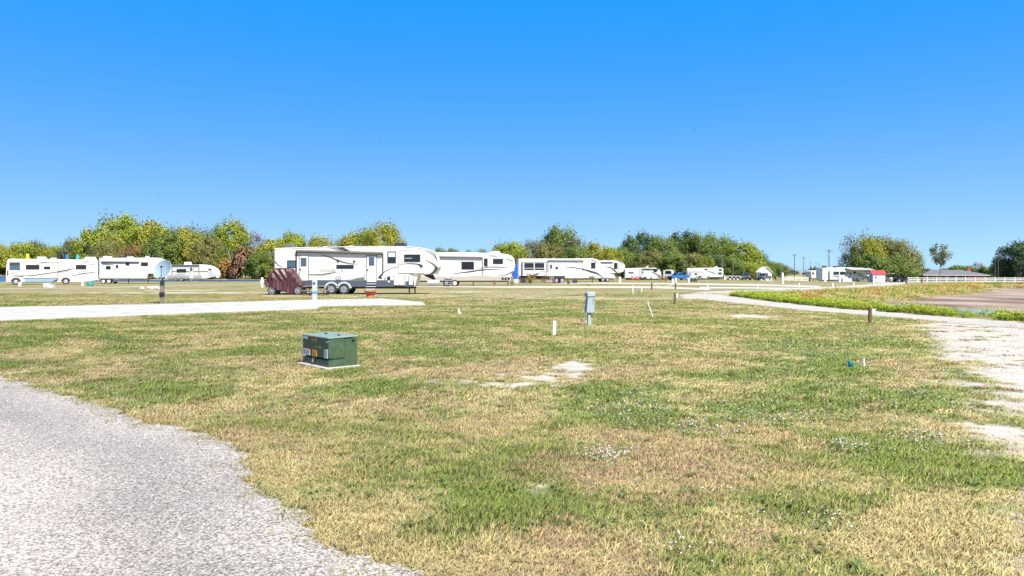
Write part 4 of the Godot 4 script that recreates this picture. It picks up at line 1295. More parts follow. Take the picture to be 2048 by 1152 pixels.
func build_trailers() -> void:
	var wg: Material = M.white_gelcoat
	# --- motorhome on the lake side
	side("motorhome", "long white motorhome with grey swooshes and coloured roof vents", "motorhome", 12, 106, 196, 112)
	hull([[12.2, 565], [11.4, 552], [13, 528], [15.6, 518.6], [20, 517.6], [196, 519.8], [196, 560.5], [175, 563.5], [140, 565], [22, 565]], 2.5, wg)
	frame_under(24, 176, 562.5)
	wheels([31.8, 131.6], 0.48)
	for p in [31.8, 131.6]:
		var c := L(p, 560)
		var b := MB.new()
		for i in 10:
			var a0 := PI * i / 10
			var a1 := PI * (i + 1) / 10
			b.quad(Vector3(c.x + cos(a0) * 0.62, 0.46 + sin(a0) * 0.6, 0.012), Vector3(c.x + cos(a1) * 0.62, 0.46 + sin(a1) * 0.6, 0.012), Vector3(c.x + cos(a1) * 0.5, 0.46 + sin(a1) * 0.48, 0.012), Vector3(c.x + cos(a0) * 0.5, 0.46 + sin(a0) * 0.48, 0.012))
			b.quad(Vector3(c.x + cos(a1) * 0.5, 0.46 + sin(a1) * 0.48, 0.004), Vector3(c.x + cos(a0) * 0.5, 0.46 + sin(a0) * 0.48, 0.004), Vector3(c.x, 0.46, 0.004), Vector3(c.x, 0.46, 0.004))
		part(S.o, "wheel_arch", b, M.black_trim)
	win(19, 524.7, 40, 540, 1, 0.0, "black_trim", "glass_sky")
	pan("sun_visor", 20, 525.6, 39.5, 530, M.graphic_dark, 0.03, 0.01)
	win(151.5, 529.7, 172.7, 538.6, 2)
	pan("slide_out", 46.5, 524, 115.5, 556, wg, 0.0, 0.10, null, 0.03)
	win(51.7, 529.7, 79, 539, 2, 0.1)
	win(88, 533, 100.7, 538.6, 2, 0.1)
	band("trim_line", [[46.5, 523.6], [80, 524], [115.8, 524.4]], [1.0, 1.0, 1.0], M.graphic_grey, 0.1)
	band("trim_line", [[115.8, 524.4], [115.8, 540], [115.8, 556]], [0.9, 0.9, 0.9], M.graphic_grey, 0.1)
	pan("storage_panel", 49, 556.6, 114.6, 564, M.blue_grey, 0.0, 0.02)
	band("stripe", [[26, 551], [60, 551.5], [90, 547.5], [115, 544]], [0.6, 1.6, 1.8, 1.6], M.graphic_grey, 0.1)
	band("stripe", [[116, 543.5], [135, 540], [150, 536.5]], [2.0, 1.8, 0.5], M.graphic_dark)
	band("stripe", [[116, 546.5], [135, 543], [150, 540.5]], [1.2, 1.0, 0.5], M.graphic_light)
	band("stripe", [[14, 549.5], [26, 546], [40, 541]], [1.2, 1.2, 0.5], M.graphic_light)
	band("stripe", [[142, 552.6], [165, 547.5], [191, 544.5]], [0.8, 2.0, 1.0], M.graphic_grey)
	band("stripe", [[140, 549], [165, 543.5], [188, 538]], [0.5, 1.2, 0.5], M.graphic_light)
	band("stripe", [[162, 529], [172, 524], [181, 522]], [0.5, 2.0, 0.5], M.graphic_light)
	band("stripe", [[72, 529.5], [86, 526], [101, 524.4]], [0.4, 1.6, 0.4], M.graphic_light, 0.1)
	band("stripe", [[174, 530.5], [182, 529.5], [191, 529]], [1.4, 1.6, 1.0], M.graphic_light)
	band("stripe", [[104, 564], [112, 561], [118, 558.5]], [0.5, 2.4, 0.6], M.graphic_dark, 0.03)
	roof_box(73, 513.4, 94, 519, "white_gelcoat")
	roof_box(100, 515.6, 114, 519, "white_gelcoat", "roof_vent", 0.5)
	roof_box(169, 513.8, 194, 520, "white_gelcoat")
	roof_box(51, 507.4, 58, 518.6, "yellow_plastic", "roof_vent", 0.5)
	roof_box(131, 509.4, 138, 519.4, "blue_tarp", "roof_vent", 0.5)
	roof_box(151.5, 509.4, 159, 519.6, "teal_plastic", "roof_vent", 0.5)
	var e := L(196, 540)
	var b2 := MB.new()
	b2.box(Vector3(e.x + 0.012, 2.15, -1.25), Vector3(0.04, 2.9, 2.1), 0.01)
	part(S.o, "rear_panel", b2, M.rear_blue)
	b2 = MB.new()
	b2.box(Vector3(e.x + 0.04, 2.9, -1.25), Vector3(0.03, 0.7, 1.4), 0.01)
	part(S.o, "rear_window", b2, M.glass_sky)
	b2 = MB.new()
	b2.box(Vector3(e.x + 0.05, 0.65, -1.25), Vector3(0.16, 0.25, 2.3), 0.03)
	part(S.o, "bumper", b2, M.light_grey)
	for z in [-0.25, -2.25]:
		b2 = MB.new()
		b2.box(Vector3(e.x + 0.05, 1.15, z), Vector3(0.05, 0.4, 0.14), 0.01)
		part(S.o, "tail_light", b2, M.decal_red)
	ply("mirror", [[14.5, 541], [17, 541], [17, 545.5], [14.5, 545.5]], M.black_trim, 0.2, 0.12)
	b2 = MB.new()
	var wf := L(13.2, 528)
	var wl := L(12.0, 546)
	b2.quad(Vector3(wf.x - 0.03, wf.y, -2.3), Vector3(wl.x - 0.03, wl.y, -2.3), Vector3(wl.x - 0.03, wl.y, -0.2), Vector3(wf.x - 0.03, wf.y, -0.2))
	part(S.o, "windshield", b2, M.glass_sky)
	for z in [-0.35, -2.15]:
		b2 = MB.new()
		b2.box(Vector3(L(11.6, 557).x - 0.01, 1.05, z), Vector3(0.06, 0.2, 0.3), 0.02)
		part(S.o, "headlight", b2, M.rim)
	# --- small fifth wheel behind the dish
	side("fifth_wheel_trailer", "plain white fifth-wheel trailer partly hidden behind the satellite dish", "trailer", 198, 117, 326, 118)
	hull([[198, 516], [310, 515.4], [319, 518.5], [325, 525], [327, 538], [324, 546.5], [318, 548], [296, 548], [293, 557.5], [198, 557.5]], 2.4, wg)
	frame_under(198, 292, 557)
	wheels([207, 218], 0.40, "wheel_cover_white")
	for w in [[212, 532, 221.3, 538.6], [232, 529.7, 236.4, 536], [251.5, 525, 259, 531]]: win(w[0], w[1], w[2], w[3])
	win(282, 524.7, 296, 532, 2)
	awning(203, 523.6, 279, 524.2, 530, false, 0.06)
	band("stripe", [[205, 528.5], [215, 529], [228, 529.3]], [1.6, 1.4, 0.5], M.graphic_grey)
	band("stripe", [[250, 548], [280, 546.5], [294, 543], [299, 539.5], [293, 538.5]], [0.5, 2.0, 2.6, 1.8, 0.4], M.light_grey)
	band("stripe", [[224, 536.5], [240, 536], [262, 535.4]], [0.5, 0.7, 0.4], M.graphic_light)
	ply("pin_box", [[289, 557], [295, 548.2], [304, 548.2], [296, 552]], M.graphic_grey, -0.9, 0.4)
	leg_post(294.5, 557)
	leg_post(255, 557)
	roof_box(201, 512, 217, 516, "white_gelcoat")
	roof_box(249, 513, 261, 516, "white_gelcoat", "roof_vent")
	roof_box(285, 512, 293, 516, "white_gelcoat", "roof_vent", 0.45)
	steps(229, 555, 240, 3, 0.7)
	# --- travel trailer with grey lower band
	side("travel_trailer", "white travel trailer with grey lower band and rounded front cap", "trailer", 328, 146, 428, 144)
	hull([[329, 529.6], [399, 529], [411, 531.5], [420, 535.5], [426, 541.5], [428, 549], [427, 553.5], [412.6, 557.5], [329, 557.5]], 2.4, wg)
	frame_under(334, 415, 557)
	wheels([352, 363.5], 0.40)
	pan("skirt", 334, 550.8, 403.5, 557.3, M.grey_panel, 0.0, 0.02)
	pan("storage_door", 403.8, 551.4, 411, 557, wg, 0.0, 0.03)
	band("trim_line", [[344, 543], [370, 543], [416, 543]], [0.9, 0.9, 0.9], M.black_trim)
	win(353.6, 538, 372.4, 545, 2)
	door(378.4, 532.4, 387.6, 557, 380.6, 534.6, 385, 542.4)
	awning(344.6, 530.4, 398.4, 530.4, 549, true, 0.06)
	ply("front_cap", [[416.5, 541.5], [426.3, 541.5], [428.1, 549], [427.2, 552.5], [417, 552]], M.light_grey)
	ply("front_window", [[417, 537.2], [421.5, 537], [424.6, 540.4], [417.8, 540.6]], M.glass_dark, 0.004)
	band("stripe", [[350, 548.4], [360, 549], [371, 549]], [0.6, 1.2, 0.6], M.graphic_light)
	roof_box(362.5, 523.8, 374.5, 529, "white_gelcoat")
	hitch(424, 556, 1.4)
	steps(379, 557, 387, 2, 0.5)
	# --- the long cream fifth wheel
	cougar()
	# --- middle fifth wheel with taupe skirt
	side("fifth_wheel_trailer", "white fifth-wheel trailer with taupe lower skirt and rounded front cap", "trailer", 829, 94, 1030, 94)
	hull([[829, 505.4], [940, 504.6], [1000, 507], [1014, 508.6], [1023, 511.5], [1028.4, 517.5], [1030.2, 531], [1027.7, 542], [1023, 550.8], [1020.6, 561.2], [829, 561.2]], 2.5, wg, "body", 0.0, 0.1)
	frame_under(832, 1015, 561)
	wheels([892.5, 909.7], 0.42, "wheel_cover_white")
	ply("skirt", [[829, 552.6], [930, 553], [952, 551.4], [966, 550.4], [980, 552.6], [1022.3, 553.4], [1020.4, 561.3], [829, 561.3]], M.taupe_skirt, 0.0, 0.02)
	win(923, 523.4, 948, 539, 1)
	win(968, 517, 975.3, 532.5, 1)
	win(986, 517.5, 1006, 528, 2)
	awning(876, 514, 965, 515.4, 550, true, 0.08)
	band("stripe", [[902, 548], [940, 543.5], [965, 539.8], [1006, 538.2]], [0.5, 2.2, 2.0, 0.5], M.graphic_dark)
	band("stripe", [[953, 537.5], [975, 534.4], [1000, 534.4], [1017, 536]], [0.4, 1.6, 1.6, 0.4], M.graphic_grey)
	band("stripe", [[995, 551.6], [1008, 550.8], [1018, 547.5], [1027, 543]], [0.6, 1.2, 2.0, 2.8], M.graphic_grey)
	band("stripe", [[1013, 518], [1020, 520.3], [1027.5, 523]], [1.2, 1.4, 1.0], M.graphic_grey)
	band("stripe", [[976, 511.5], [986, 512], [997, 512.6]], [0.4, 1.3, 0.4], M.graphic_dark)
	pan("storage_door", 982, 549.4, 995.6, 554, M.light_grey, 0.02, 0.02)
	for k in 3: pan("vent_cover", 1003 + k * 6, 555, 1007.5 + k * 6, 560, M.black_trim, 0.02, 0.02)
	steps(890.5, 554.5, 903.5, 4, 1.1)
	roof_box(980, 502, 1001, 508, "cream_gelcoat")
	leg_post(1016, 560)
	leg_post(946, 560)
	b2 = MB.new()
	var tk := L(868, 567)
	b2.lathe(Vector3(tk.x - 0.9, 0.55, -0.25), Vector3(1, 0, 0), [Vector2(0, 0), Vector2(0.34, 0.03), Vector2(0.36, 0.12), Vector2(0.36, 1.5), Vector2(0.34, 1.6), Vector2(0, 1.64)], 16)
	part(S.o, "water_tank", b2, M.light_grey)
	# blue tarp shelter standing between two trailers
	side("tarp_screen", "bright blue upright tarp between the taupe-skirted trailer and the picture-window trailer", "tarp", 1026, 118, 1036, 118)
	b2 = MB.new()
	var w0 := L(1027, 529)
	var w1 := L(1036, 562)
	for i in 12:
		var x0: float = lerp(w0.x, w1.x, i / 12.0)
		var x1: float = lerp(w0.x, w1.x, (i + 1) / 12.0)
		var z0 := sin(i * 1.9) * 0.05
		var z1 := sin((i + 1) * 1.9) * 0.05
		b2.quad(Vector3(x0, 0.75, z0), Vector3(x1, 0.75, z1), Vector3(x1, w0.y, z1), Vector3(x0, w0.y, z0))
		b2.quad(Vector3(x1, 0.75, z1 - 0.02), Vector3(x0, 0.75, z0 - 0.02), Vector3(x0, w0.y, z0 - 0.02), Vector3(x1, w0.y, z1 - 0.02))
	part(S.o, "sheet", b2, M.blue_tarp)
	b2 = MB.new()
	b2.cyl(Vector3(w0.x, -0.05, -0.06), Vector3(w0.x, w0.y + 0.05, -0.06), 0.04, 0.04, 8)
	b2.cyl(Vector3(w1.x, -0.05, -0.06), Vector3(w1.x, w0.y + 0.05, -0.06), 0.04, 0.04, 8)
	b2.box(Vector3((w0.x + w1.x) / 2, 0.35, 0.0), Vector3(w1.x - w0.x, 0.7, 0.5), 0.05)
	part(S.o, "pole", b2, M.light_grey)
	# --- picture-window fifth wheel
	side("fifth_wheel_trailer", "white fifth-wheel trailer with two big picture windows in a slide-out", "trailer", 1037, 125.5, 1203, 127.5)
	hull([[1037, 517.4], [1186, 517.2], [1196, 519.6], [1201.6, 526.5], [1203.2, 533.7], [1199, 543.2], [1192, 546], [1184, 546.4], [1190, 556.6], [1037, 556.6]], 2.45, wg)
	frame_under(1040, 1186, 556)
	wheels([1113, 1124], 0.42)
	var sl := MB.new()
	var s0 := L(1043.5, 551.7)
	var s1 := L(1092.6, 523)
	sl.box(Vector3((s0.x + s1.x) / 2, (s0.y + s1.y) / 2, 0.15), Vector3(s1.x - s0.x, s1.y - s0.y, 0.34), 0.03)
	part(S.o, "slide_out", sl, wg)
	band("trim_line", [[1044.5, 524.4], [1068, 524.4], [1092, 524.4]], [0.9, 0.9, 0.9], M.black_trim, 0.32)
	band("trim_line", [[1044.5, 524.4], [1044.5, 538], [1044.5, 551]], [0.9, 0.9, 0.9], M.black_trim, 0.32)
	band("trim_line", [[1092, 524.4], [1092, 538], [1092, 551]], [0.9, 0.9, 0.9], M.black_trim, 0.32)
	win(1048, 526, 1067, 540, 1, 0.32)
	win(1069, 526, 1088, 540, 1, 0.32)
	for q in [[1048.6, 1066.6], [1069.6, 1087.6]]: pan("window_rail", q[0], 536, q[1], 536.9, wg, 0.36, 0.02)
	band("stripe", [[1060, 551], [1072, 549], [1080, 546.6]], [0.5, 2.6, 0.6], M.graphic_dark, 0.32)
	band("stripe", [[1078, 544], [1085, 543], [1091, 542.6]], [0.5, 1.2, 0.8], M.graphic_light, 0.32)
	door(1097, 527, 1107.6, 552.6, 1099.6, 529.3, 1104.6, 537.4)
	win(1111, 533.6, 1116, 538.6)
	win(1182, 525, 1191, 537, 1)
	awning(1095, 521.2, 1166, 521.4, 544, true, 0.07)
	pan("skirt", 1038, 551.6, 1130, 556.4, M.chassis, 0.0, 0.02)
	pan("storage_door", 1132, 551.4, 1149, 556.4, wg, 0.0, 0.03)
	pan("storage_door", 1151, 551.4, 1168, 556.4, wg, 0.0, 0.03)
	pan("vent_cover", 1178, 552.4, 1189, 556, M.graphic_grey, 0.0, 0.03)
	band("stripe", [[1130, 534.6], [1148, 535.6], [1164, 538]], [0.4, 1.6, 1.6], M.graphic_dark)
	band("stripe", [[1164, 538], [1184, 544], [1196, 548], [1206, 556]], [1.6, 3.4, 2.4, 0.6], M.graphic_dark, 0.006)
	band("stripe", [[1130, 547], [1152, 548], [1176, 551]], [0.4, 1.2, 0.6], M.graphic_light)
	band("stripe", [[1142, 521.5], [1152, 525], [1162, 530.5]], [0.4, 1.3, 0.3], M.graphic_light)
	ply("front_cap", [[1184, 519.6], [1196, 520.6], [1201, 527], [1202.4, 533.4], [1198, 541.6], [1195, 543], [1199.4, 534], [1194, 526.6]], M.light_grey)
	band("stripe", [[1181, 519.6], [1189, 522.2], [1194, 527]], [0.8, 1.6, 0.6], M.graphic_dark)
	steps(1099, 553, 1107, 4, 1.0, "red_plastic")
	leg_post(1186, 556)
	for q in [1045, 1106, 1154, 1181]: roof_box(q, 514.6, q + 7, 517.6, "graphic_grey", "roof_vent", 0.5)
	# --- fifth wheel behind it
	side("fifth_wheel_trailer", "white fifth-wheel trailer with one tall front window, behind the picture-window trailer", "trailer", 1150, 141, 1250, 142)
	hull([[1150, 521.5], [1236, 521], [1244, 523.6], [1249, 529], [1250.6, 536], [1247, 543], [1240, 546], [1228, 546.6], [1231, 557], [1150, 557]], 2.4, wg)
	frame_under(1160, 1228, 557)
	wheels([1206, 1215], 0.42)
	win(1228, 525.6, 1235, 538, 1)
	awning(1160, 524, 1226, 524.4, 540, false, 0.06)
	band("trim_line", [[1237.8, 525], [1237.8, 540], [1237.8, 556]], [0.8, 0.8, 0.8], M.black_trim)
	band("stripe", [[1210, 533.6], [1222, 536], [1230, 542], [1236, 548]], [0.4, 1.8, 2.4, 1.0], M.graphic_dark)
	band("stripe", [[1218, 546], [1228, 548], [1238, 552]], [0.4, 1.6, 0.8], M.graphic_dark)
	band("stripe", [[1232, 521.4], [1241, 524], [1247, 529.6]], [0.4, 1.8, 0.8], M.graphic_grey)
	leg_post(1227, 557)
	roof_box(1208, 518.2, 1215, 521.4, "graphic_grey", "roof_vent", 0.5)
	# --- far travel trailer with the red chairs
	side("travel_trailer", "long low white travel trailer behind two red chairs", "trailer", 1249, 173, 1323, 172)
	hull([[1249, 537], [1276, 535.8], [1311, 535.6], [1318, 538.6], [1322, 545], [1323, 552], [1321, 558], [1249, 558]], 2.4, wg)
	frame_under(1252, 1316, 558)
	wheels([1280, 1290], 0.4)
	pan("slide_out", 1250, 538.4, 1277, 556, wg, 0.0, 0.25, null, 0.03)
	win(1257, 544.4, 1267, 546.8, 1, 0.25)
	door(1282.5, 540.6, 1288, 557.6, 1284, 542.6, 1286.6, 546.8)
	win(1307, 539, 1313.8, 544, 1)
	win(1290, 538.6, 1299, 540, 1)
	band("stripe", [[1302, 543.6], [1312, 548], [1322, 555.6]], [0.4, 1.6, 1.0], M.graphic_dark)
	band("trim_line", [[1279.6, 538], [1279.6, 546], [1279.6, 557]], [0.6, 0.6, 0.6], M.black_trim)
	pan("skirt", 1252, 555.6, 1292, 558, M.black_trim, 0.25, 0.02)
	pan("vent_cover", 1300, 554.6, 1304, 557, M.graphic_grey)
	awning(1284, 537.6, 1318, 537.8, 544, false, 0.06)
	roof_box(1292, 532.6, 1297, 536, "white_gelcoat")
	hitch(1320, 557.5, 1.2)
	# --- small horse trailer type box
	side("cargo_trailer", "small white trailer with dark front opening beside the blue pickup", "trailer", 1326, 186, 1345, 185)
	hull([[1326, 541], [1333, 539.6], [1341, 539.8], [1344.6, 543], [1345, 556.6], [1326, 557]], 2.2, wg)
	pan("opening", 1330.6, 541.6, 1342.6, 548, M.glass_dark, 0.0, 0.02)
	wheels([1334], 0.38, "rim", 2.2)
	frame_under(1327, 1343, 557)
	# --- bunk trailer
	side("fifth_wheel_trailer", "white trailer with blue front window parked behind a smaller one", "trailer", 1374, 190, 1447, 189)
	hull([[1374, 536.4], [1440, 535.4], [1446.6, 536.6], [1447, 550], [1445, 557.4], [1374, 557.4]], 2.5, wg)
	frame_under(1376, 1440, 557)
	wheels([1406, 1416], 0.42)
	win(1436, 544.8, 1443.4, 549, 1, 0.0, "black_trim", "glass_sky")
	win(1438, 538, 1443.4, 541.4, 1)
	win(1409, 537.6, 1415, 540, 1)
	band("stripe", [[1414, 543], [1424, 544.6], [1432, 549]], [0.4, 1.2, 0.5], M.graphic_dark)
	pan("skirt", 1418, 554, 1445, 557.2, M.graphic_dark, 0.0, 0.02)
	roof_box(1375, 533.6, 1381, 537, "graphic_dark")
	roof_box(1430, 532.8, 1437, 536, "white_gelcoat")
	side("travel_trailer", "small white travel trailer in front of a taller white one, near the blue pickup", "trailer", 1375, 182, 1412, 181)
	hull([[1375, 543.6], [1405, 543.4], [1411.4, 546.6], [1412, 557], [1375, 557]], 2.3, wg)
	frame_under(1376, 1408, 557)
	wheels([1394, 1401], 0.38)
	door(1377.6, 545.4, 1382, 556.6, 1378.8, 546.6, 1381, 550)
	win(1389.6, 546.4, 1394, 549.6)
	win(1397, 552, 1402, 554)
	band("trim_line", [[1375, 543.9], [1390, 543.9], [1405, 543.9]], [0.6, 0.6, 0.6], M.graphic_grey)
	roof_box(1388, 540.6, 1394, 543.8, "light_grey")
	hitch(1410, 556.6, 1.0)
	# --- awning trailer on the right
	side("fifth_wheel_trailer", "white trailer with open grey awning, beside the red-roofed shed", "trailer", 1645, 184, 1738, 188)
	hull([[1645, 535.6], [1690, 534.8], [1728, 536], [1734, 538.6], [1737.6, 544], [1738, 553], [1728, 554], [1726, 560.6], [1645, 560.6]], 2.5, wg)
	frame_under(1648, 1720, 560.4)
	wheels([1706, 1714], 0.42)
	pan("slide_out", 1657, 541.2, 1692, 559.6, M.light_grey, 0.0, 0.5, null, 0.04)  # bluish grey instead of white: shade on this face painted in
	win(1664, 543.4, 1675, 549.4, 1, 0.5)
	win(1677, 543.4, 1688, 549.4, 1, 0.5)
	band("stripe", [[1662, 552], [1672, 552.6], [1682, 557]], [0.4, 1.6, 0.6], M.graphic_dark, 0.5)
	win(1706, 543, 1712, 547.4, 1)
	win(1694.6, 543.4, 1697.4, 547)
	door(1698.6, 543, 1703.4, 560, 1699.6, 545, 1702.4, 550)
	band("stripe", [[1712, 546], [1720, 548], [1728, 551.4]], [0.4, 1.8, 0.5], M.graphic_dark)
	band("stripe", [[1708, 550], [1720, 551.6], [1733, 555]], [0.4, 1.4, 0.4], M.graphic_grey)
	band("stripe", [[1728, 540], [1733, 543.4], [1736, 548]], [0.4, 1.4, 0.6], M.graphic_dark)
	var a0 := L(1690, 535.8)
	var a1 := L(1738, 536.4)
	var aw := MB.new()
	aw.quad(Vector3(a0.x, a0.y - 0.45, 2.2), Vector3(a1.x, a1.y - 0.45, 2.2), Vector3(a1.x, a1.y, 0.02), Vector3(a0.x, a0.y, 0.02))
	aw.quad(Vector3(a1.x, a1.y - 0.48, 2.2), Vector3(a0.x, a0.y - 0.48, 2.2), Vector3(a0.x, a0.y - 0.03, 0.02), Vector3(a1.x, a1.y - 0.03, 0.02))
	aw.cyl(Vector3(a0.x, a0.y - 0.46, 2.22), Vector3(a1.x, a1.y - 0.46, 2.22), 0.07, 0.07, 10)
	var awp := part(S.o, "awning", aw, M.grey_panel)
	for x in [a0.x + 0.05, a1.x - 0.05]:
		aw = MB.new()
		aw.cyl(Vector3(x, a0.y - 0.46, 2.2), Vector3(x, 1.6, 0.05), 0.03, 0.03, 6)
		part(awp, "arm", aw, M.light_grey)
	for q in [1652, 1674]: roof_box(q, 532, q + 7, 535.2, "black_trim")
	steps(1698.6, 560, 1703.4, 2, 0.4)
	side("box_trailer", "small white trailer behind the awning trailer's rear", "trailer", 1622, 205, 1637, 206)
	hull([[1622, 542.4], [1627, 541], [1636, 541], [1637, 556], [1623, 557]], 2.3, wg)
	wheels([1629], 0.38, "rim", 2.2)
	frame_under(1624, 1636, 557)
	win(1624, 544.6, 1628, 549)
	win(1631.6, 545, 1633.4, 549)

func cougar() -> void:
	var m: Material = M.cream_gelcoat
	side("fifth_wheel_trailer", "long cream fifth-wheel trailer with dark swooshes and slate skirt, nearest the concrete pad", "trailer", 547, 59.3, 877, 59.3)
	hull([[547.4, 497.2], [560, 495.8], [620, 494.4], [700, 492.6], [760, 492], [806, 492.4], [838, 494.6], [855, 498.4], [864, 501.2], [868.4, 504.4], [872.8, 513], [876, 524], [877, 534.4], [874, 541.5], [869, 546.4], [863, 549], [835.6, 550.2], [828.6, 573.4], [547.4, 573.4]], 2.45, m, "body", 0.0, 0.09)
	var sk := pan("skirt", 547.6, 560.2, 787, 573.6, M.slate_skirt, 0.0, 0.02)
	pan("skirt", 811, 562.4, 828.4, 573.6, M.slate_skirt, 0.0, 0.02)
	pan("skirt", 787, 571, 811, 573.6, M.black_trim, 0.0, 0.02)
	frame_under(550, 826, 573)
	wheels([663, 688.2], 0.46, "wheel_cover", 2.4)
	# fender arches over the axle pair
	for p in [663, 688.2]:
		var c := L(p, 575)
		var b := MB.new()
		for i in 12:
			var a0 := PI * (0.06 + 0.88 * i / 12)
			var a1 := PI * (0.06 + 0.88 * (i + 1) / 12)
			for z in [0.03]:
				var i0 := Vector3(c.x + cos(a0) * 0.53, 0.42 + sin(a0) * 0.53, z)
				var i1 := Vector3(c.x + cos(a1) * 0.53, 0.42 + sin(a1) * 0.53, z)
				var o0 := Vector3(c.x + cos(a0) * 0.63, 0.42 + sin(a0) * 0.63, z)
				var o1 := Vector3(c.x + cos(a1) * 0.63, 0.42 + sin(a1) * 0.63, z)
				b.quad(i0, o0, o1, i1)
				b.quad(o0, o0 - Vector3(0, 0, 0.3), o1 - Vector3(0, 0, 0.3), o1)
				b.quad(i1, i1 - Vector3(0, 0, 0.3), i0 - Vector3(0, 0, 0.3), i0)
				b.quad(Vector3(c.x, 0.42, 0.024), i0 - Vector3(0, 0, 0.004), i1 - Vector3(0, 0, 0.004), Vector3(c.x, 0.42, 0.024))
		part(S.o, "fender", b, M.light_grey)
	# dark trim along the roof edge
	band("roof_trim", [[549, 498.4], [620, 495.9], [700, 494.1], [760, 493.6], [806, 494], [838, 496.2], [846, 497.8]], [0.9, 0.9, 0.9, 0.9, 0.9, 0.9, 0.9], M.graphic_dark)
	pan("corner_trim", 547.2, 499, 548.4, 560, M.graphic_dark, 0.0, 0.012)
	awning(593, 502.6, 766, 507, 548, false, 0.085)
	band("awning_trim", [[593, 504.6], [680, 506.8], [766, 509]], [0.9, 0.9, 0.9], M.black_trim, 0.1)
	pan("awning_arm", 592, 501.6, 593.8, 549, M.black_trim, 0.0, 0.08)
	pan("awning_arm", 765.4, 506.4, 766.8, 549, M.black_trim, 0.0, 0.08)
	# graphics
	ply("stripe", [[673, 495.4], [687, 495], [704, 503.4], [693, 503.4], [682, 499.4]], M.graphic_dark)
	ply("stripe", [[658, 496.4], [673, 495.4], [690, 503], [684, 503]], M.graphic_light)
	band("stripe", [[639.5, 508.4], [660, 514.6], [676, 521], [695, 526.4], [718, 528.6]], [0.5, 2.6, 3.6, 2.6, 0.4], M.graphic_grey)
	band("stripe", [[600, 547], [620, 549.2], [642, 549], [660, 546.6], [676, 543.6]], [0.4, 1.6, 1.8, 2.4, 0.4], M.graphic_dark)
	band("stripe", [[618, 551.6], [640, 551.4], [660, 549.4]], [0.4, 1.2, 0.4], M.graphic_light)
	ply("stripe", [[702, 559.6], [718, 556.8], [728, 555], [728, 559.8]], M.graphic_grey)
	ply("stripe", [[690, 559.8], [716, 555.4], [728, 552.6], [728, 554.2], [714, 557.4]], M.graphic_light)
	ply("stripe", [[549, 520], [556, 528.6], [564, 534], [558, 532.4], [549, 525]], M.graphic_grey)
	ply("stripe", [[755.4, 556], [758.4, 551.4], [763, 547.4], [768.4, 544.6], [764, 549.8], [763, 554.6], [765, 557.8], [759.4, 558]], M.graphic_dark)
	band("stripe", [[765, 546.4], [775, 540.4], [787, 535.8], [806, 532.2], [823, 532.2], [838, 535.6]], [1.6, 1.6, 1.2, 0.9, 0.9, 0.4], M.graphic_dark)
	band("stripe", [[794, 530], [808, 528], [822, 527.4], [836, 528.6], [843, 531.4]], [0.3, 1.2, 2.2, 2.4, 3.6], M.graphic_dark, 0.05)
	ply("stripe", [[838, 527.6], [844, 529.4], [846.8, 532.2], [841, 536.8], [840.4, 533], [836, 530]], M.graphic_dark, 0.062)
	ply("front_cap", [[845.6, 497.8], [856, 499.6], [864.4, 501.8], [868, 504.8], [872.4, 513.6], [875.6, 523.8], [870, 516.8], [861, 508.4], [853, 503]], M.grey_panel)
	ply("front_cap", [[866.6, 503.6], [868.2, 504.6], [872.7, 513.2], [875.9, 524.6], [871.6, 516]], M.graphic_dark, 0.006)
	band("stripe", [[848.6, 519.4], [858, 523.6], [866, 528.4], [871, 533]], [0.4, 1.8, 2.8, 3.4], M.graphic_dark)
	ply("stripe", [[870, 531.4], [876.8, 534.8], [873.6, 541.6], [868.6, 546.2], [862.6, 548.8], [857, 548.8], [864, 544.4], [868.4, 539]], M.graphic_dark)
	ply("stripe", [[815, 547.2], [826, 548.6], [835.6, 550.2], [833, 552], [824, 549.8]], M.graphic_dark, 0.004)
	# bedroom slide-out
	pan("slide_out", 797, 502.6, 848.4, 546.4, m, 0.0, 0.05, null, 0.02)
	band("trim_line", [[796.6, 501.8], [822, 501.8], [849, 503.2]], [0.9, 0.9, 0.9], M.graphic_dark)
	# openings
	win(775, 503, 792, 526.2, 1, 0.0, "black_trim", "glass_dark", 0.05)
	pan("blind", 776.4, 505, 790.6, 514, M.light_grey, 0.012, 0.004)
	win(808.6, 509, 840.8, 523.8, 2, 0.05)
	pan("window_rail", 810, 516, 824.4, 517, M.light_grey, 0.06, 0.02)
	win(673, 529.7, 707.5, 537.2, 1)
	win(574.5, 520.8, 592.4, 535, 1, 0.0, "black_trim", "glass_sky")
	door(732.5, 510.8, 754, 565, 738, 515, 748.6, 531.2, 0.0, "cream_gelcoat")
	door(598, 511, 617.4, 562.4, 602, 516, 613, 532.4, 0.0, "cream_gelcoat")
	pan("grab_handle", 729.4, 545, 730.8, 558, M.light_grey, 0.0, 0.06)
	for p in [[676, 522.2], [708.6, 522.6]]:
		var c := L(p[0], p[1])
		var b := MB.new()
		b.cyl(Vector3(c.x, c.y, -0.01), Vector3(c.x, c.y, 0.05), 0.095, 0.085, 18)
		part(S.o, "speaker", b, M.black_trim)
	pan("light", 683.4, 540.2, 685.4, 542.4, M.graphic_grey, 0.0, 0.04)
	var vent := pan("fridge_vent", 671.5, 553, 681.7, 560, M.graphic_grey, 0.0, 0.03)
	pan("vent_cover", 672.6, 554, 676.2, 559.2, M.light_grey, 0.03, 0.01, vent)
	pan("vent_cover", 677, 554, 680.8, 559.2, M.light_grey, 0.03, 0.01, vent)
	pan("outlet", 774.7, 552.8, 780.6, 565.6, M.black_trim, 0.0, 0.05)
	pan("outlet_plate", 775.4, 561, 780, 565, M.light_grey, 0.05, 0.01)
	pan("outlet", 768.6, 556, 771.4, 558, M.black_trim, 0.0, 0.03)
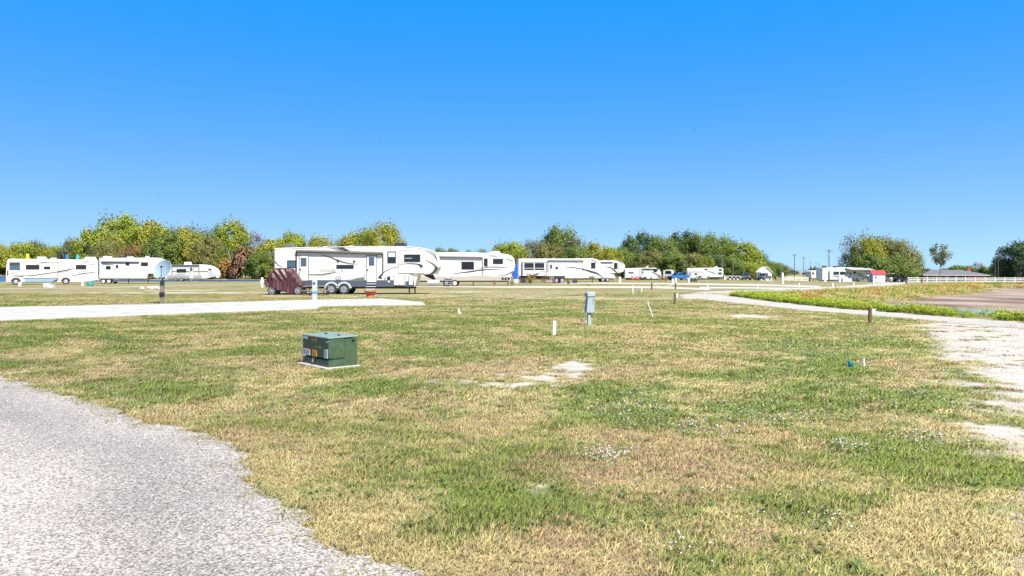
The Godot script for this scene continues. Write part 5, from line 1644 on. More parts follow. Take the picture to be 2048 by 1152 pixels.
	for q in [[787.5, 551.6, 810, 571.2], [817, 551.6, 827, 570.4]]:
		var f := pan("storage_door", q[0], q[1], q[2], q[3], M.black_trim, 0.0, 0.025)
		pan("leaf", q[0] + 0.9, q[1] + 0.9, q[2] - 0.9, q[3] - 0.9, m, 0.025, 0.012, f)
	pan("latch", 797.6, 568.4, 799.2, 569.6, M.black_trim, 0.037, 0.02)
	steps(733.4, 565.4, 753, 3, 0.62, "black_trim", 0.45)
	leg_post(817.7, 573, -1.0, -0.3)
	leg_post(823.5, 573, -1.0, -2.0)
	var st := MB.new()
	var t0 := L(709.8, 573)
	st.cyl(Vector3(t0.x, t0.y, -0.4), Vector3(t0.x - 0.22, 0.03, -0.3), 0.035, 0.035, 6)
	st.box(Vector3(t0.x - 0.22, 0.02, -0.3), Vector3(0.2, 0.04, 0.2))
	part(S.o, "stabiliser", st, M.black_trim)
	var pin := MB.new()
	var p0 := L(850, 549)
	pin.prism(PackedVector2Array([Vector2(p0.x - 0.5, p0.y + 0.05), Vector2(p0.x + 0.5, p0.y + 0.05), Vector2(p0.x + 0.75, p0.y - 0.42), Vector2(p0.x + 0.5, p0.y - 0.42)]), -1.4, -1.0, 0.02)
	part(S.o, "pin_box", pin, M.black_trim)
	# roof units
	roof_box(784, 484.8, 808, 492.8, "black_trim", "roof_unit", 0.8)
	roof_box(560.6, 487.8, 581.4, 495.6, "graphic_grey", "roof_unit", 0.8)
	roof_box(692, 490.6, 702, 493, "cream_gelcoat", "roof_vent", 0.5)
	roof_box(640, 492, 648, 494.2, "cream_gelcoat", "roof_vent", 0.5)
	# the name printed on the side
	var tm := TextMesh.new()
	var sf := SystemFont.new()
	sf.font_names = PackedStringArray(["Droid Serif"])
	tm.font = sf
	tm.text = "COUGAR"
	tm.font_size = 64
	tm.pixel_size = 0.01
	tm.depth = 0.02
	var t := part(S.o, "lettering", tm, M.graphic_dark)
	var q0 := L(640, 543.3)
	var q1 := L(671, 538.9)
	var bb := tm.get_aabb()
	t.scale = Vector3((q1.x - q0.x) / max(bb.size.x, 0.01), (q1.y - q0.y) / max(bb.size.y, 0.01), 0.4)
	t.position = Vector3((q0.x + q1.x) / 2 - bb.get_center().x * t.scale.x, (q0.y + q1.y) / 2 - bb.get_center().y * t.scale.y, 0.004)

# ---------------------------------------------------------------- vehicles
func pickup(label: String, at: Vector3, turn: float, paint: String) -> void:
	var o := thing("pickup_truck", label, "pickup", at, "", turn)
	var b := MB.new()
	b.prism(PackedVector2Array([Vector2(-2.75, 0.5), Vector2(-2.75, 1.18), Vector2(-0.55, 1.2), Vector2(-0.55, 1.16), Vector2(1.25, 1.14), Vector2(2.5, 1.05), Vector2(2.72, 0.95), Vector2(2.78, 0.5), Vector2(2.3, 0.42), Vector2(-2.4, 0.42)]), -0.95, 0.95, 0.06)
	part(o, "body", b, M[paint])
	b = MB.new()
	b.prism(PackedVector2Array([Vector2(-0.75, 1.1), Vector2(-0.6, 1.84), Vector2(0.6, 1.86), Vector2(1.35, 1.12)]), -0.82, 0.82, 0.05)
	part(o, "cab", b, M[paint])
	b = MB.new()
	b.box(Vector3(-1.68, 1.195, 0), Vector3(1.9, 0.04, 1.6))
	part(o, "bed", b, M.chassis)
	for s in [-1.0, 1.0]:
		for w in [[Vector2(-0.52, 1.24), Vector2(-0.44, 1.74), Vector2(-0.02, 1.75), Vector2(-0.02, 1.24)], [Vector2(0.06, 1.24), Vector2(0.06, 1.75), Vector2(0.54, 1.75), Vector2(1.05, 1.24)]]:
			b = MB.new()
			b.prism(PackedVector2Array(w), -0.006, 0.006)
			var g := part(o, "window", b, M.glass_dark)
			g.position.z = s * 0.822
		b = MB.new()
		b.box(Vector3(2.72, 0.86, s * 0.72), Vector3(0.12, 0.18, 0.32), 0.03)
		part(o, "headlight", b, M.rim)
		b = MB.new()
		b.box(Vector3(-2.74, 0.95, s * 0.82), Vector3(0.06, 0.3, 0.14), 0.02)
		part(o, "tail_light", b, M.decal_red)
		b = MB.new()
		b.box(Vector3(1.05, 1.28, s * 1.0), Vector3(0.12, 0.18, 0.2), 0.03)
		part(o, "mirror", b, M.black_trim)
	b = MB.new()
	b.quad(Vector3(1.375, 1.13, -0.72), Vector3(0.655, 1.82, -0.66), Vector3(0.655, 1.82, 0.66), Vector3(1.375, 1.13, 0.72))
	part(o, "windshield", b, M.glass_dark)
	b = MB.new()
	b.quad(Vector3(-0.79, 1.2, 0.7), Vector3(-0.655, 1.78, 0.66), Vector3(-0.655, 1.78, -0.66), Vector3(-0.79, 1.2, -0.7))
	part(o, "rear_window", b, M.glass_dark)
	b = MB.new()
	b.box(Vector3(2.82, 0.52, 0), Vector3(0.14, 0.2, 1.8), 0.04)
	b.box(Vector3(2.77, 0.8, 0), Vector3(0.05, 0.22, 1.0), 0.02)
	part(o, "bumper", b, M.chassis)
	for x in [-1.75, 1.75]:
		wheel_at(o, Vector3(x, 0.39, 0.86), 0.39)
		var n := get_wheel_back(o, Vector3(x, 0.39, -0.86), 0.39)
func get_wheel_back(o: Node, c: Vector3, r: float) -> Node3D:
	wheel_at(o, c, r)
	var w: Node3D = o.get_child(o.get_child_count() - 1)
	w.rotation.y = PI
	return w
# a low open buggy: tub, seats, roll cage, four fat wheels
func buggy(label: String, at: Vector3, turn: float, paint: String, roofed: bool, group := "") -> void:
	var o := thing("buggy", label, "buggy", at, group, turn)
	var b := MB.new()
	b.prism(PackedVector2Array([Vector2(-1.25, 0.45), Vector2(-1.3, 0.9), Vector2(-0.4, 0.92), Vector2(-0.3, 0.6), Vector2(0.5, 0.6), Vector2(0.65, 0.98), Vector2(1.1, 0.9), Vector2(1.4, 0.66), Vector2(1.38, 0.42), Vector2(0.9, 0.32), Vector2(-0.9, 0.32)]), -0.6, 0.6, 0.06)
	part(o, "body", b, M[paint])
	for s in [-0.3, 0.3]:
		b = MB.new()
		b.box(Vector3(-0.1, 0.72, s), Vector3(0.5, 0.16, 0.46), 0.05)
		b.box(Vector3(-0.36, 1.0, s), Vector3(0.14, 0.5, 0.46), 0.05, Basis(Vector3(0, 0, 1), 0.15))
		part(o, "seat", b, M.black_trim)
	b = MB.new()
	for s in [-0.58, 0.58]:
		b.tube([Vector3(0.75, 0.95, s), Vector3(0.3, 1.72, s * 0.92), Vector3(-0.5, 1.74, s * 0.92), Vector3(-0.9, 0.9, s)], 0.025)
	b.tube([Vector3(0.3, 1.72, -0.53), Vector3(0.3, 1.72, 0.53)], 0.025)
	b.tube([Vector3(-0.5, 1.74, -0.53), Vector3(-0.5, 1.74, 0.53)], 0.025)
	part(o, "roll_cage", b, M.black_trim)
	if roofed:
		b = MB.new()
		b.box(Vector3(-0.1, 1.77, 0), Vector3(1.2, 0.06, 1.25), 0.02)
		part(o, "roof", b, M[paint])
	b = MB.new()
	b.lathe(Vector3(0.42, 1.05, 0.3), Vector3(-0.6, 0.5, 0), [Vector2(0.14, 0), Vector2(0.17, 0.02), Vector2(0.14, 0.04)], 12)
	part(o, "steering_wheel", b, M.black_trim)
	for x in [-0.92, 0.95]:
		wheel_at(o, Vector3(x, 0.33, 0.62), 0.33, 0.26)
		get_wheel_back(o, Vector3(x, 0.33, -0.62), 0.33)
func quad_bike(label: String, at: Vector3, turn: float, paint: String, group: String) -> void:
	var o := thing("quad_bike", label, "quad bike", at, group, turn)
	var b := MB.new()
	b.prism(PackedVector2Array([Vector2(-0.95, 0.62), Vector2(-0.9, 0.82), Vector2(-0.3, 0.84), Vector2(0.1, 0.78), Vector2(0.4, 0.95), Vector2(0.95, 0.8), Vector2(1.0, 0.62), Vector2(0.5, 0.42), Vector2(-0.5, 0.42)]), -0.28, 0.28, 0.06)
	part(o, "body", b, M[paint])
	b = MB.new()
	b.box(Vector3(-0.28, 0.9, 0), Vector3(0.75, 0.12, 0.3), 0.05)
	part(o, "seat", b, M.black_trim)
	b = MB.new()
	b.tube([Vector3(0.42, 0.9, 0), Vector3(0.28, 1.14, 0)], 0.03)
	b.tube([Vector3(0.16, 1.16, -0.4), Vector3(0.28, 1.14, 0), Vector3(0.16, 1.16, 0.4)], 0.02)
	part(o, "handlebar", b, M.black_trim)
	b = MB.new()
	b.box(Vector3(-0.75, 0.88, 0), Vector3(0.5, 0.03, 0.9), 0.01)
	b.box(Vector3(0.72, 0.9, 0), Vector3(0.42, 0.03, 0.9), 0.01)
	part(o, "rack", b, M.black_trim)
	for x in [-0.62, 0.66]:
		wheel_at(o, Vector3(x, 0.3, 0.45), 0.3, 0.24)
		get_wheel_back(o, Vector3(x, 0.3, -0.45), 0.3)
func look_up(a: Array, t: float) -> float:
	for i in a.size() - 1:
		if t <= a[i + 1][0]: return lerp(float(a[i][1]), float(a[i + 1][1]), (t - a[i][0]) / (a[i + 1][0] - a[i][0]))
	return a[-1][1]
func covered_buggy() -> void:
	side("covered_buggy", "utility buggy under a creased maroon tarpaulin, beside the long cream trailer", "buggy", 527, 58.0, 604, 58.0)
	var W := 1.3
	var top := [[0.0, 562.0], [0.06, 553.0], [0.14, 546.0], [0.25, 536.6], [0.34, 535.6], [0.58, 536.2], [0.69, 537.2], [0.73, 540.0], [0.90, 560.0], [1.0, 573.0]]
	var hem := [[0.0, 567.0], [0.06, 576.0], [0.13, 574.6], [0.22, 572.8], [0.30, 576.0], [0.36, 579.6], [0.46, 580.4], [0.62, 586.4], [0.78, 589.6], [0.82, 580.0], [0.90, 574.0], [1.0, 576.0]]
	var fold := FastNoiseLite.new()
	fold.seed = 12; fold.frequency = 1.0; fold.fractal_octaves = 3
	fold.noise_type = FastNoiseLite.TYPE_SIMPLEX
	var nu := 92
	var nv := 72
	var g := []
	for i in nu + 1:
		var t := float(i) / nu
		var px := 527.0 + 76.5 * t
		var yt: float = L(px, look_up(top, t)).y
		var yh: float = L(px, look_up(hem, t)).y
		var x: float = L(px, 560).x
		var half := W * 0.5 * (0.72 + 0.28 * smoothstep(0.0, 0.25, t) * (1.0 - smoothstep(0.8, 1.0, t) * 0.5))
		var row := []
		for j in nv + 1:
			var a := PI * j / nv
			var cz := cos(a)
			var sy := sin(a)
			var z: float = sign(cz) * pow(abs(cz), 0.42) * half
			var y: float = yh + (yt - yh) * pow(sy, 0.34)
			# taut creases running down from the roof bars
			var down: float = 1.0 - (y - yh) / max(yt - yh, 0.05)
			var dirx: float = x * 2.3 + (y - 1.2) * (1.7 if t < 0.6 else -1.4)
			var cr := fold.get_noise_2d(dirx * 0.75, (y * 0.5 - x * 0.2) * 0.9 + (0.0 if cz > 0 else 40.0))
			var cr2: float = absf(fold.get_noise_2d(dirx * 1.5 + 11.0, y * 0.7 + 7.0))
			var amp := 0.03 + 0.10 * down
			z += sign(cz) * (cr * amp * 1.6 + (0.25 - cr2) * amp * 1.1) * min(1.0, abs(cz) * 2.0)
			y += cr * 0.03 * sy
			row.append(Vector3(x + cr2 * 0.05 * down, y, -W * 0.5 + z))
		g.append(row)
	var b := MB.new()
	var nr := []
	for i in nu + 1:
		var row := []
		for j in nv + 1:
			var du: Vector3 = g[min(i + 1, nu)][j] - g[max(i - 1, 0)][j]
			var dv: Vector3 = g[i][min(j + 1, nv)] - g[i][max(j - 1, 0)]
			row.append(du.cross(dv).normalized())
		nr.append(row)
	for i in nu:
		for j in nv:
			b.trin(g[i][j], g[i + 1][j], g[i + 1][j + 1], nr[i][j], nr[i + 1][j], nr[i + 1][j + 1])
			b.trin(g[i][j], g[i + 1][j + 1], g[i][j + 1], nr[i][j], nr[i + 1][j + 1], nr[i][j + 1])
	for e in [0, nu]:
		for j in nv / 2:
			b.quad(g[e][j], g[e][j + 1], g[e][nv - j - 1], g[e][nv - j])
	part(S.o, "cover", b, M.maroon_tarp)
	var ch := MB.new()
	ch.box(Vector3(L(566, 560).x, 0.42, -W * 0.5), Vector3(2.2, 0.3, 0.9), 0.05)
	part(S.o, "chassis", ch, M.chassis)
	for p in [543.2, 595.6]:
		wheel_at(S.o, Vector3(L(p, 560).x, 0.345, -0.12), 0.345, 0.26, "spoke")
		wheel_at(S.o, Vector3(L(p, 560).x, 0.345, -W + 0.12), 0.345, 0.26, "spoke")
func build_vehicles() -> void:
	covered_buggy()
	pickup("blue pickup truck parked between the far white trailers", at_d(1357, 168), PI + 0.55, "blue_car")
	pickup("small dark grey pickup beside the two light posts", at_d(1492, 184), -PI / 2 - 0.25, "grey_car")
	pickup("grey pickup in front of the little white shed", at_d(1528, 182), PI + 0.9, "grey_car")
	for i in 3:
		quad_bike("dark quad bike in the row by the white rail fence", at_d(1460 + i * 8, 183 + i * 0.6), PI * 0.42, ["black_car", "grey_car", "black_car"][i], "quad bikes by the rail fence")
	buggy("black open buggy next to the red-roofed shed", at_d(1801, 145), 0.25, "black_car", false)
	buggy("grey and white roofed buggy between the red-roofed shed and the black buggy", at_d(1782, 150), 0.5, "light_grey", true)

# ---------------------------------------------------------------- buildings, fences, poles
func shed(called: String, label: String, category: String, pa: float, pb: float, d: float, eave: float, ridge: float, depth: float, wall: String, roof: String, gable_front: bool) -> Node3D:
	side(called, label, category, pa, d, pb, d)
	var p := L(pa, eave)
	var q := L(pb, eave)
	var r := L(pa, ridge)
	var w := q.x - p.x
	var b := MB.new()
	if gable_front:
		b.prism(PackedVector2Array([Vector2(p.x, -0.1), Vector2(q.x, -0.1), Vector2(q.x, p.y), Vector2(p.x + w / 2, r.y - 0.08), Vector2(p.x, p.y)]), -depth, 0.0, 0.0)
		part(S.o, "wall", b, M[wall])
		for s in [-1.0, 1.0]:
			b = MB.new()
			var run := Vector2(w / 2 + 0.22, (r.y - p.y) * (w / 2 + 0.22) / (w / 2))
			b.box(Vector3(p.x + w / 2 + s * run.x / 2, r.y - run.y / 2, -depth / 2), Vector3(run.length(), 0.09, depth + 0.5), 0.01, Basis(Vector3(0, 0, 1), -s * atan2(run.y, run.x)))
			part(S.o, "roof", b, M[roof])
	else:
		b.box(Vector3(p.x + w / 2, p.y / 2 - 0.05, -depth / 2), Vector3(w, p.y + 0.1, depth))
		part(S.o, "wall", b, M[wall])
		b = MB.new()
		for x in [p.x, q.x - 0.04]:
			b.tri(Vector3(x, p.y, 0), Vector3(x, p.y, -depth), Vector3(x, r.y, -depth / 2))
			b.tri(Vector3(x + 0.04, p.y, -depth), Vector3(x + 0.04, p.y, 0), Vector3(x + 0.04, r.y, -depth / 2))
		part(S.o, "gable", b, M[wall])
		for s in [-1.0, 1.0]:
			b = MB.new()
			var run := Vector2(depth / 2 + 0.15, r.y - p.y + 0.05)
			b.box(Vector3(p.x + w / 2, (p.y + r.y) / 2, -depth / 2 + s * run.x / 2), Vector3(w + 0.4, 0.07, run.length()), 0.01, Basis(Vector3(1, 0, 0), s * atan2(run.y, run.x)))
			part(S.o, "roof", b, M[roof])
	return S.o
func rail_fence(label: String, pa: float, da: float, pb: float, db: float, gap: float, height: float, rails: int, wide := 0.17) -> void:
	var a := at_d(pa, da)
	var e := at_d(pb, db)
	var o := thing("rail_fence", label, "fence", a)
	var n := int(a.distance_to(e) / gap)
	var shared := MB.new()
	shared.box(Vector3(0, height / 2 + 0.02, 0), Vector3(0.17, height + 0.1, 0.17), 0.015)
	var pm := shared.mesh()
	for i in n + 1:
		var q := a.lerp(e, float(i) / n)
		q.y = hgt(q.x, -q.z)
		part(o, "post", pm, M.vinyl_fence).position = q - a
		if i == n: break
		var r := a.lerp(e, float(i + 1) / n)
		r.y = hgt(r.x, -r.z)
		for k in rails:
			var y := height * (k + 0.75) / (rails + 0.05)
			var m := MB.new()
			var dir := (r - q)
			m.box((q + r) / 2 - a + Vector3(0, y, 0), Vector3(dir.length(), wide, 0.05), 0.008, Basis(dir.normalized(), Vector3.UP, dir.normalized().cross(Vector3.UP)))
			part(o, "rail", m, M.vinyl_fence)
func pole(label: String, px: float, top: float, d: float, kind: String, group: String) -> void:
	var p := at_d(px, d)
	var h := EYE + (HZ - top) * d / F - p.y
	var o := thing("utility_pole", label, "pole", p, group, 0.1)
	var b := MB.new()
	b.cyl(Vector3(0, -0.2, 0), Vector3(0, h, 0), 0.17 if kind != "grey" else 0.11, 0.12 if kind != "grey" else 0.08, 12)
	part(o, "shaft", b, M.pole_wood if kind != "grey" else M.grey_wood)
	if kind == "bare": return
	b = MB.new()
	b.box(Vector3(0, h - 0.5, 0.2), Vector3(2.6 if kind != "grey" else 1.6, 0.16, 0.12), 0.01)
	b.cyl(Vector3(-0.7, h - 0.5, 0.15), Vector3(0, h - 1.1, 0.12), 0.025, 0.025, 5)
	b.cyl(Vector3(0.7, h - 0.5, 0.15), Vector3(0, h - 1.1, 0.12), 0.025, 0.025, 5)
	part(o, "crossarm", b, M.pole_wood if kind != "grey" else M.grey_wood)
	for x in [-1.15, -0.55, 0.55, 1.15]:
		if kind == "grey": continue
		b = MB.new()
		b.lathe(Vector3(x, h - 0.42, 0.2), Vector3.UP, [Vector2(0.02, 0), Vector2(0.06, 0.05), Vector2(0.05, 0.1), Vector2(0.06, 0.15), Vector2(0, 0.2)], 8)
		part(o, "insulator", b, M.light_grey)
	if kind == "can":
		b = MB.new()
		b.lathe(Vector3(-0.45, h - 2.6, 0.1), Vector3.UP, [Vector2(0, 0), Vector2(0.22, 0.02), Vector2(0.24, 0.1), Vector2(0.24, 0.8), Vector2(0.18, 0.9), Vector2(0, 0.95)], 12)
		part(o, "transformer_can", b, M.light_grey)
func build_buildings() -> void:
	shed("storage_shed", "little white gabled shed with a dark window, near the rail fence", "shed", 1522, 1544, 190, 543.4, 534, 3.6, "white_paint", "white_paint", true)
	win(1529, 545.4, 1536, 552, 1, 0.0, "white_paint")
	pan("corner_board", 1522, 543.6, 1523, 558.6, M.light_grey, 0.0, 0.03)
	pan("corner_board", 1543, 543.6, 1544, 558.6, M.light_grey, 0.0, 0.03)
	shed("storage_shed", "small white shed with a bright red roof", "shed", 1746.6, 1770.4, 141, 548.4, 541.8, 1.9, "white_paint", "red_roof", false)
	var c := L(1751.4, 554.8)
	var b := MB.new()
	b.lathe(Vector3(c.x, c.y, 0.02), Vector3(0, 0, 1), [Vector2(0.10, 0), Vector2(0.14, 0.05), Vector2(0.20, 0.05), Vector2(0.24, 0)], 18)
	part(S.o, "wreath", b, M.graphic_grey)
	b = MB.new()
	b.box(Vector3(L(1746.6, 555).x - 0.015, 0.85, -0.95), Vector3(0.04, 1.7, 0.8), 0.01)
	part(S.o, "door", b, M.blue_grey)
	b = MB.new()
	b.box(Vector3(L(1752, 555).x - 0.02, 0.85, -0.95), Vector3(0.02, 0.02, 0.02))
	# brick ranch house
	side("brick_house", "long low red brick house with dark hipped roof and chimney", "house", 1848, 232, 1977, 226)
	var h := MB.new()
	var e0 := L(1936, 550)
	var e1 := L(1975, 550)
	var w0 := L(1850, 550)
	h.box(Vector3((e0.x + e1.x) / 2, e0.y / 2, -4.5), Vector3(e1.x - e0.x, e0.y, 9.0))
	part(S.o, "wall", h, M.brick)
	h = MB.new()
	h.box(Vector3((w0.x + e0.x) / 2, e0.y / 2, -5.6), Vector3(e0.x - w0.x, e0.y, 6.8))
	part(S.o, "wall", h, M.brick)
	for q in [[1858, 1866], [1872, 1876], [1886, 1892], [1902, 1912], [1918, 1928]]:
		var a0 := L(q[0], 550.6)
		var a1 := L(q[1], 559)
		h = MB.new()
		h.box(Vector3((a0.x + a1.x) / 2, (a0.y + max(a1.y, 0.7)) / 2, -2.19), Vector3(a1.x - a0.x, a0.y - max(a1.y, 0.7), 0.06))
		var wn := part(S.o, "window", h, M.white_paint)
		h = MB.new()
		h.box(Vector3((a0.x + a1.x) / 2, (a0.y + max(a1.y, 0.7)) / 2, -2.16), Vector3(a1.x - a0.x - 0.16, a0.y - max(a1.y, 0.7) - 0.16, 0.04))
		part(wn, "pane", h, M.glass_dark)
	for q in [1855, 1868, 1880, 1896, 1915, 1931]:
		var a0 := L(q, 549.4)
		h = MB.new()
		h.box(Vector3(a0.x, a0.y / 2, -0.2), Vector3(0.18, a0.y, 0.18), 0.01)
		part(S.o, "porch_post", h, M.white_paint)
	var y0 := e0.y
	var y1: float = L(1900, 539.6).y
	h = MB.new()
	var xl := w0.x - 0.6
	var xr := e1.x + 0.6
	var zf := 0.6
	var zb := -9.6
	var zm := -4.5
	h.quad(Vector3(xl, y0, zf), Vector3(xr, y0, zf), Vector3(xr - 6.5, y1, zm), Vector3(xl + 3.0, y1, zm))
	h.quad(Vector3(xr, y0, zb), Vector3(xl, y0, zb), Vector3(xl + 3.0, y1, zm), Vector3(xr - 6.5, y1, zm))
	h.tri(Vector3(xr, y0, zf), Vector3(xr, y0, zb), Vector3(xr - 6.5, y1, zm))
	h.tri(Vector3(xl, y0, zb), Vector3(xl, y0, zf), Vector3(xl + 3.0, y1, zm))
	h.quad(Vector3(xl, y0, zb), Vector3(xr, y0, zb), Vector3(xr, y0, zf), Vector3(xl, y0, zf))
	part(S.o, "roof", h, M.shingle)
	h = MB.new()
	h.box(Vector3((xl + xr) / 2, y0 - 0.08, zf - 0.04), Vector3(xr - xl, 0.2, 0.06))
	part(S.o, "fascia", h, M.white_paint)
	h = MB.new()
	var ch := L(1943.6, 535)
	h.box(Vector3(ch.x, (ch.y + y0) / 2, -3.6), Vector3(1.0, ch.y - y0 + 0.4, 0.8), 0.03)
	h.box(Vector3(ch.x, ch.y, -3.6), Vector3(1.15, 0.14, 0.95), 0.02)
	part(S.o, "chimney", h, M.brick)
	# small far farm building behind the shed
	side("farm_shed", "low dark farm shed with pale gable far behind the red-roofed shed", "shed", 1846, 262, 1858, 262)
	hull([[1846, 548], [1858, 548], [1858, 560], [1846, 560]], 4.0, M.graphic_grey, "wall", 0.0, 0.0)
	hull([[1845, 548.2], [1852, 545.6], [1859, 548.2]], 4.6, M.shingle, "roof", 0.3, 0.0)
	rail_fence("long white rail fence before the brick house", 1816, 172, 2110, 165, 2.0, 1.2, 3)
	rail_fence("short white rail fence beside the little white shed", 1565.5, 190, 1616, 191, 1.7, 1.15, 3, 0.12)
	rail_fence("short white rail fence behind the quad bikes", 1449, 190, 1486, 190, 1.6, 1.1, 3, 0.12)
	for p in [[1589, 508, 335, "arm"], [1607.5, 514, 405, "arm"], [1621, 521, 500, "bare"], [1632, 525, 640, "arm"], [1638.5, 527.5, 760, "arm"], [1644, 529.5, 880, "arm"], [1648.5, 531, 960, "arm"]]:
		pole("dark wooden utility pole in the line running off past the brown field", p[0], p[1], p[2], p[3], "utility poles along the far road")
	pole("tall wooden pole with transformer can behind the awning trailer", 1658, 499, 262, "can", "")
	pole("pale pole against the dark wood beside the trailer with blue front window", 1444, 508, 192, "grey", "")
	pole("pale pole behind the quad bikes", 1466, 507, 194, "grey", "")
	pole("dark bare pole near the big dark tree, the taller of two", 1996, 505, 185, "bare", "")
	pole("dark bare pole near the big dark tree, the shorter of two", 1990, 517, 196, "bare", "")
	pole("thin far mast above the taupe-skirted trailer", 952, 497, 420, "bare", "")

# ---------------------------------------------------------------- small things
func text_on(parent: Node, s: String, at: Vector3, w: float, h: float, m: Material, bas := Basis.IDENTITY, font := "Droid Sans", called := "lettering") -> void:
	var tm := TextMesh.new()
	var sf := SystemFont.new()
	sf.font_names = PackedStringArray([font])
	tm.font = sf
	tm.text = s
	tm.font_size = 48
	tm.pixel_size = 0.01
	tm.depth = 0.02
	var t := part(parent, called, tm, m)
	var bb := tm.get_aabb()
	var k := Vector3(w / max(bb.size.x, 0.01), h / max(bb.size.y, 0.01), 0.1)
	t.transform = Transform3D(bas * Basis.from_scale(k), at - bas * (bb.get_center() * k))
func transformer() -> void:
	# near corner on the ground; ex along the front (left) face, ez along the right face
	var a := Vector3(-3.395, 0, -13.42)
	var ef := Vector3(-0.663, 0, -0.748)
	var er := Vector3(0.747, 0, -0.664)
	var o := thing("transformer_box", "dark green metal transformer box with warning labels on the lawn", "transformer", a)
	# local frame: x to the right along the front, z out of the front, origin at the near corner
	var bx := -ef
	o.transform = Transform3D(Basis(bx, Vector3.UP, bx.cross(Vector3.UP)), a)
	var W := 1.055
	var D := 0.60
	var H := 0.60
	var G: Material = M.transformer_green
	var b := MB.new()
	b.box(Vector3(-W / 2 - 0.02, 0.0, -D / 2 + 0.02), Vector3(W + 0.13, 0.08, D + 0.14), 0.012)
	part(o, "pad", b, M.old_concrete)
	b = MB.new()
	b.box(Vector3(-W / 2, 0.10, -D / 2), Vector3(W, 0.13, D), 0.008)
	part(o, "sill", b, G)
	b = MB.new()
	b.box(Vector3(-W / 2, 0.185, -D / 2 - 0.03), Vector3(W - 0.003, 0.07, D - 0.06), 0.002)
	part(o, "recess", b, G)
	b = MB.new()
	b.box(Vector3(-W / 2, 0.375, -D * 0.775 + 0.0), Vector3(W - 0.004, 0.36, D * 0.44), 0.008)
	part(o, "tank", b, G)
	b = MB.new()
	b.box(Vector3(-W / 2, 0.385, -D * 0.275), Vector3(W + 0.008, 0.37, D * 0.56), 0.01)
	var hood := part(o, "hood", b, G)
	b = MB.new()
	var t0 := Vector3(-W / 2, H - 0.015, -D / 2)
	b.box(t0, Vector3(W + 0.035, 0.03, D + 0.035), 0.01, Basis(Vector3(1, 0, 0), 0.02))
	part(o, "lid", b, M.skylit_green)  # paler than the sides: painted brightness of a top facing the sky
	for p in [Vector3(-0.72, H + 0.012, -0.32), Vector3(-0.24, H + 0.012, -0.34)]:
		b = MB.new()
		b.box(p, Vector3(0.07, 0.022, 0.035), 0.006)
		part(o, "lifting_lug", b, M.black_trim)
	b = MB.new()
	b.lathe(Vector3(0.006, 0.53, -D + 0.09), Vector3(1, 0, 0), [Vector2(0.03, 0), Vector2(0.03, 0.012), Vector2(0.014, 0.02), Vector2(0, 0.02)], 12)
	part(o, "bolt", b, M.black_trim)
	b = MB.new()
	b.tube([Vector3(-0.06, 0.53, 0.006), Vector3(-0.06, 0.505, 0.02), Vector3(-0.005, 0.505, 0.02), Vector3(0.012, 0.52, -0.01)], 0.008)
	part(o, "latch", b, M.steel)
	# padlock hasp in the recess
	b = MB.new()
	b.lathe(Vector3(-0.57, 0.145, 0.0), Vector3(0, 0, 1), [Vector2(0.05, -0.02), Vector2(0.05, 0.012), Vector2(0.03, 0.02), Vector2(0, 0.022)], 14)
	part(o, "hasp", b, M.black_trim)
	b = MB.new()
	b.box(Vector3(-0.565, 0.115, 0.04), Vector3(0.05, 0.05, 0.022), 0.006)
	b.tube([Vector3(-0.582, 0.13, 0.04), Vector3(-0.582, 0.165, 0.04), Vector3(-0.55, 0.165, 0.04), Vector3(-0.55, 0.13, 0.04)], 0.005)
	part(o, "padlock", b, M.steel)
	b = MB.new()
	b.box(Vector3(0.002, 0.190, -0.17), Vector3(0.008, 0.010, 0.34))
	part(o, "seam", b, M.black_trim)
	# labels on the front face: x from the near corner (negative), y up
	var zf := 0.0105
	lab(o, -0.93, 0.54, 0.20, 0.055, "decal_white")
	lab(o, -0.565, 0.522, 0.20, 0.062, "decal_orange")
	text_on(o, "WARNING", Vector3(-0.565, 0.536, zf), 0.15, 0.022, M.ink)
	for k in 2: lab_line(o, -0.565, 0.514 - k * 0.012, 0.16, 0.005, zf)
	var w1: MeshInstance3D = lab(o, -0.90, 0.262, 0.30, 0.115, "decal_white")
	lab(o, -0.975, 0.300, 0.11, 0.018, "decal_red").position.z = 0.003
	lab(o, -0.825, 0.300, 0.11, 0.018, "decal_red").position.z = 0.003
	for q in [Vector2(-0.915, 0.262), Vector2(-0.885, 0.247)]:
		b = MB.new()
		b.prism(PackedVector2Array([Vector2(q.x - 0.018, q.y - 0.02), Vector2(q.x + 0.012, q.y - 0.022), Vector2(q.x + 0.004, q.y), Vector2(q.x + 0.016, q.y + 0.006), Vector2(q.x - 0.008, q.y + 0.026), Vector2(q.x - 0.002, q.y + 0.004)]), 0.008, zf)
		part(w1, "pictogram", b, M.ink if q.y > 0.25 else M.ink_blue)
	for k in 5: lab_line(o, -0.80, 0.282 - k * 0.013, 0.075, 0.004, zf)
	for k in 4: lab_line(o, -0.99, 0.276 - k * 0.014, 0.09, 0.004, zf)
	lab(o, -0.555, 0.262, 0.19, 0.125, "decal_orange")
	for r in 3:
		for k in 2: lab_line(o, -0.595 + k * 0.08, 0.298 - r * 0.035, 0.05, 0.018, zf, "decal_red")
	lab(o, -0.095, 0.285, 0.13, 0.165, "decal_white")
	for k in 9: lab_line(o, -0.095, 0.350 - k * 0.016, 0.09 if k % 3 else 0.07, 0.005, zf, "graphic_grey")
	text_on(o, "10  8UL", Vector3(-0.40, 0.392, 0.0095), 0.30, 0.045, M.stencil_yellow)
func lab(o: Node, x: float, y: float, w: float, h: float, m: String) -> MeshInstance3D:
	var q := MB.new()
	q.box(Vector3(x, y, 0.007), Vector3(w, h, 0.005), 0.001)
	return part(o, "label", q, M[m])
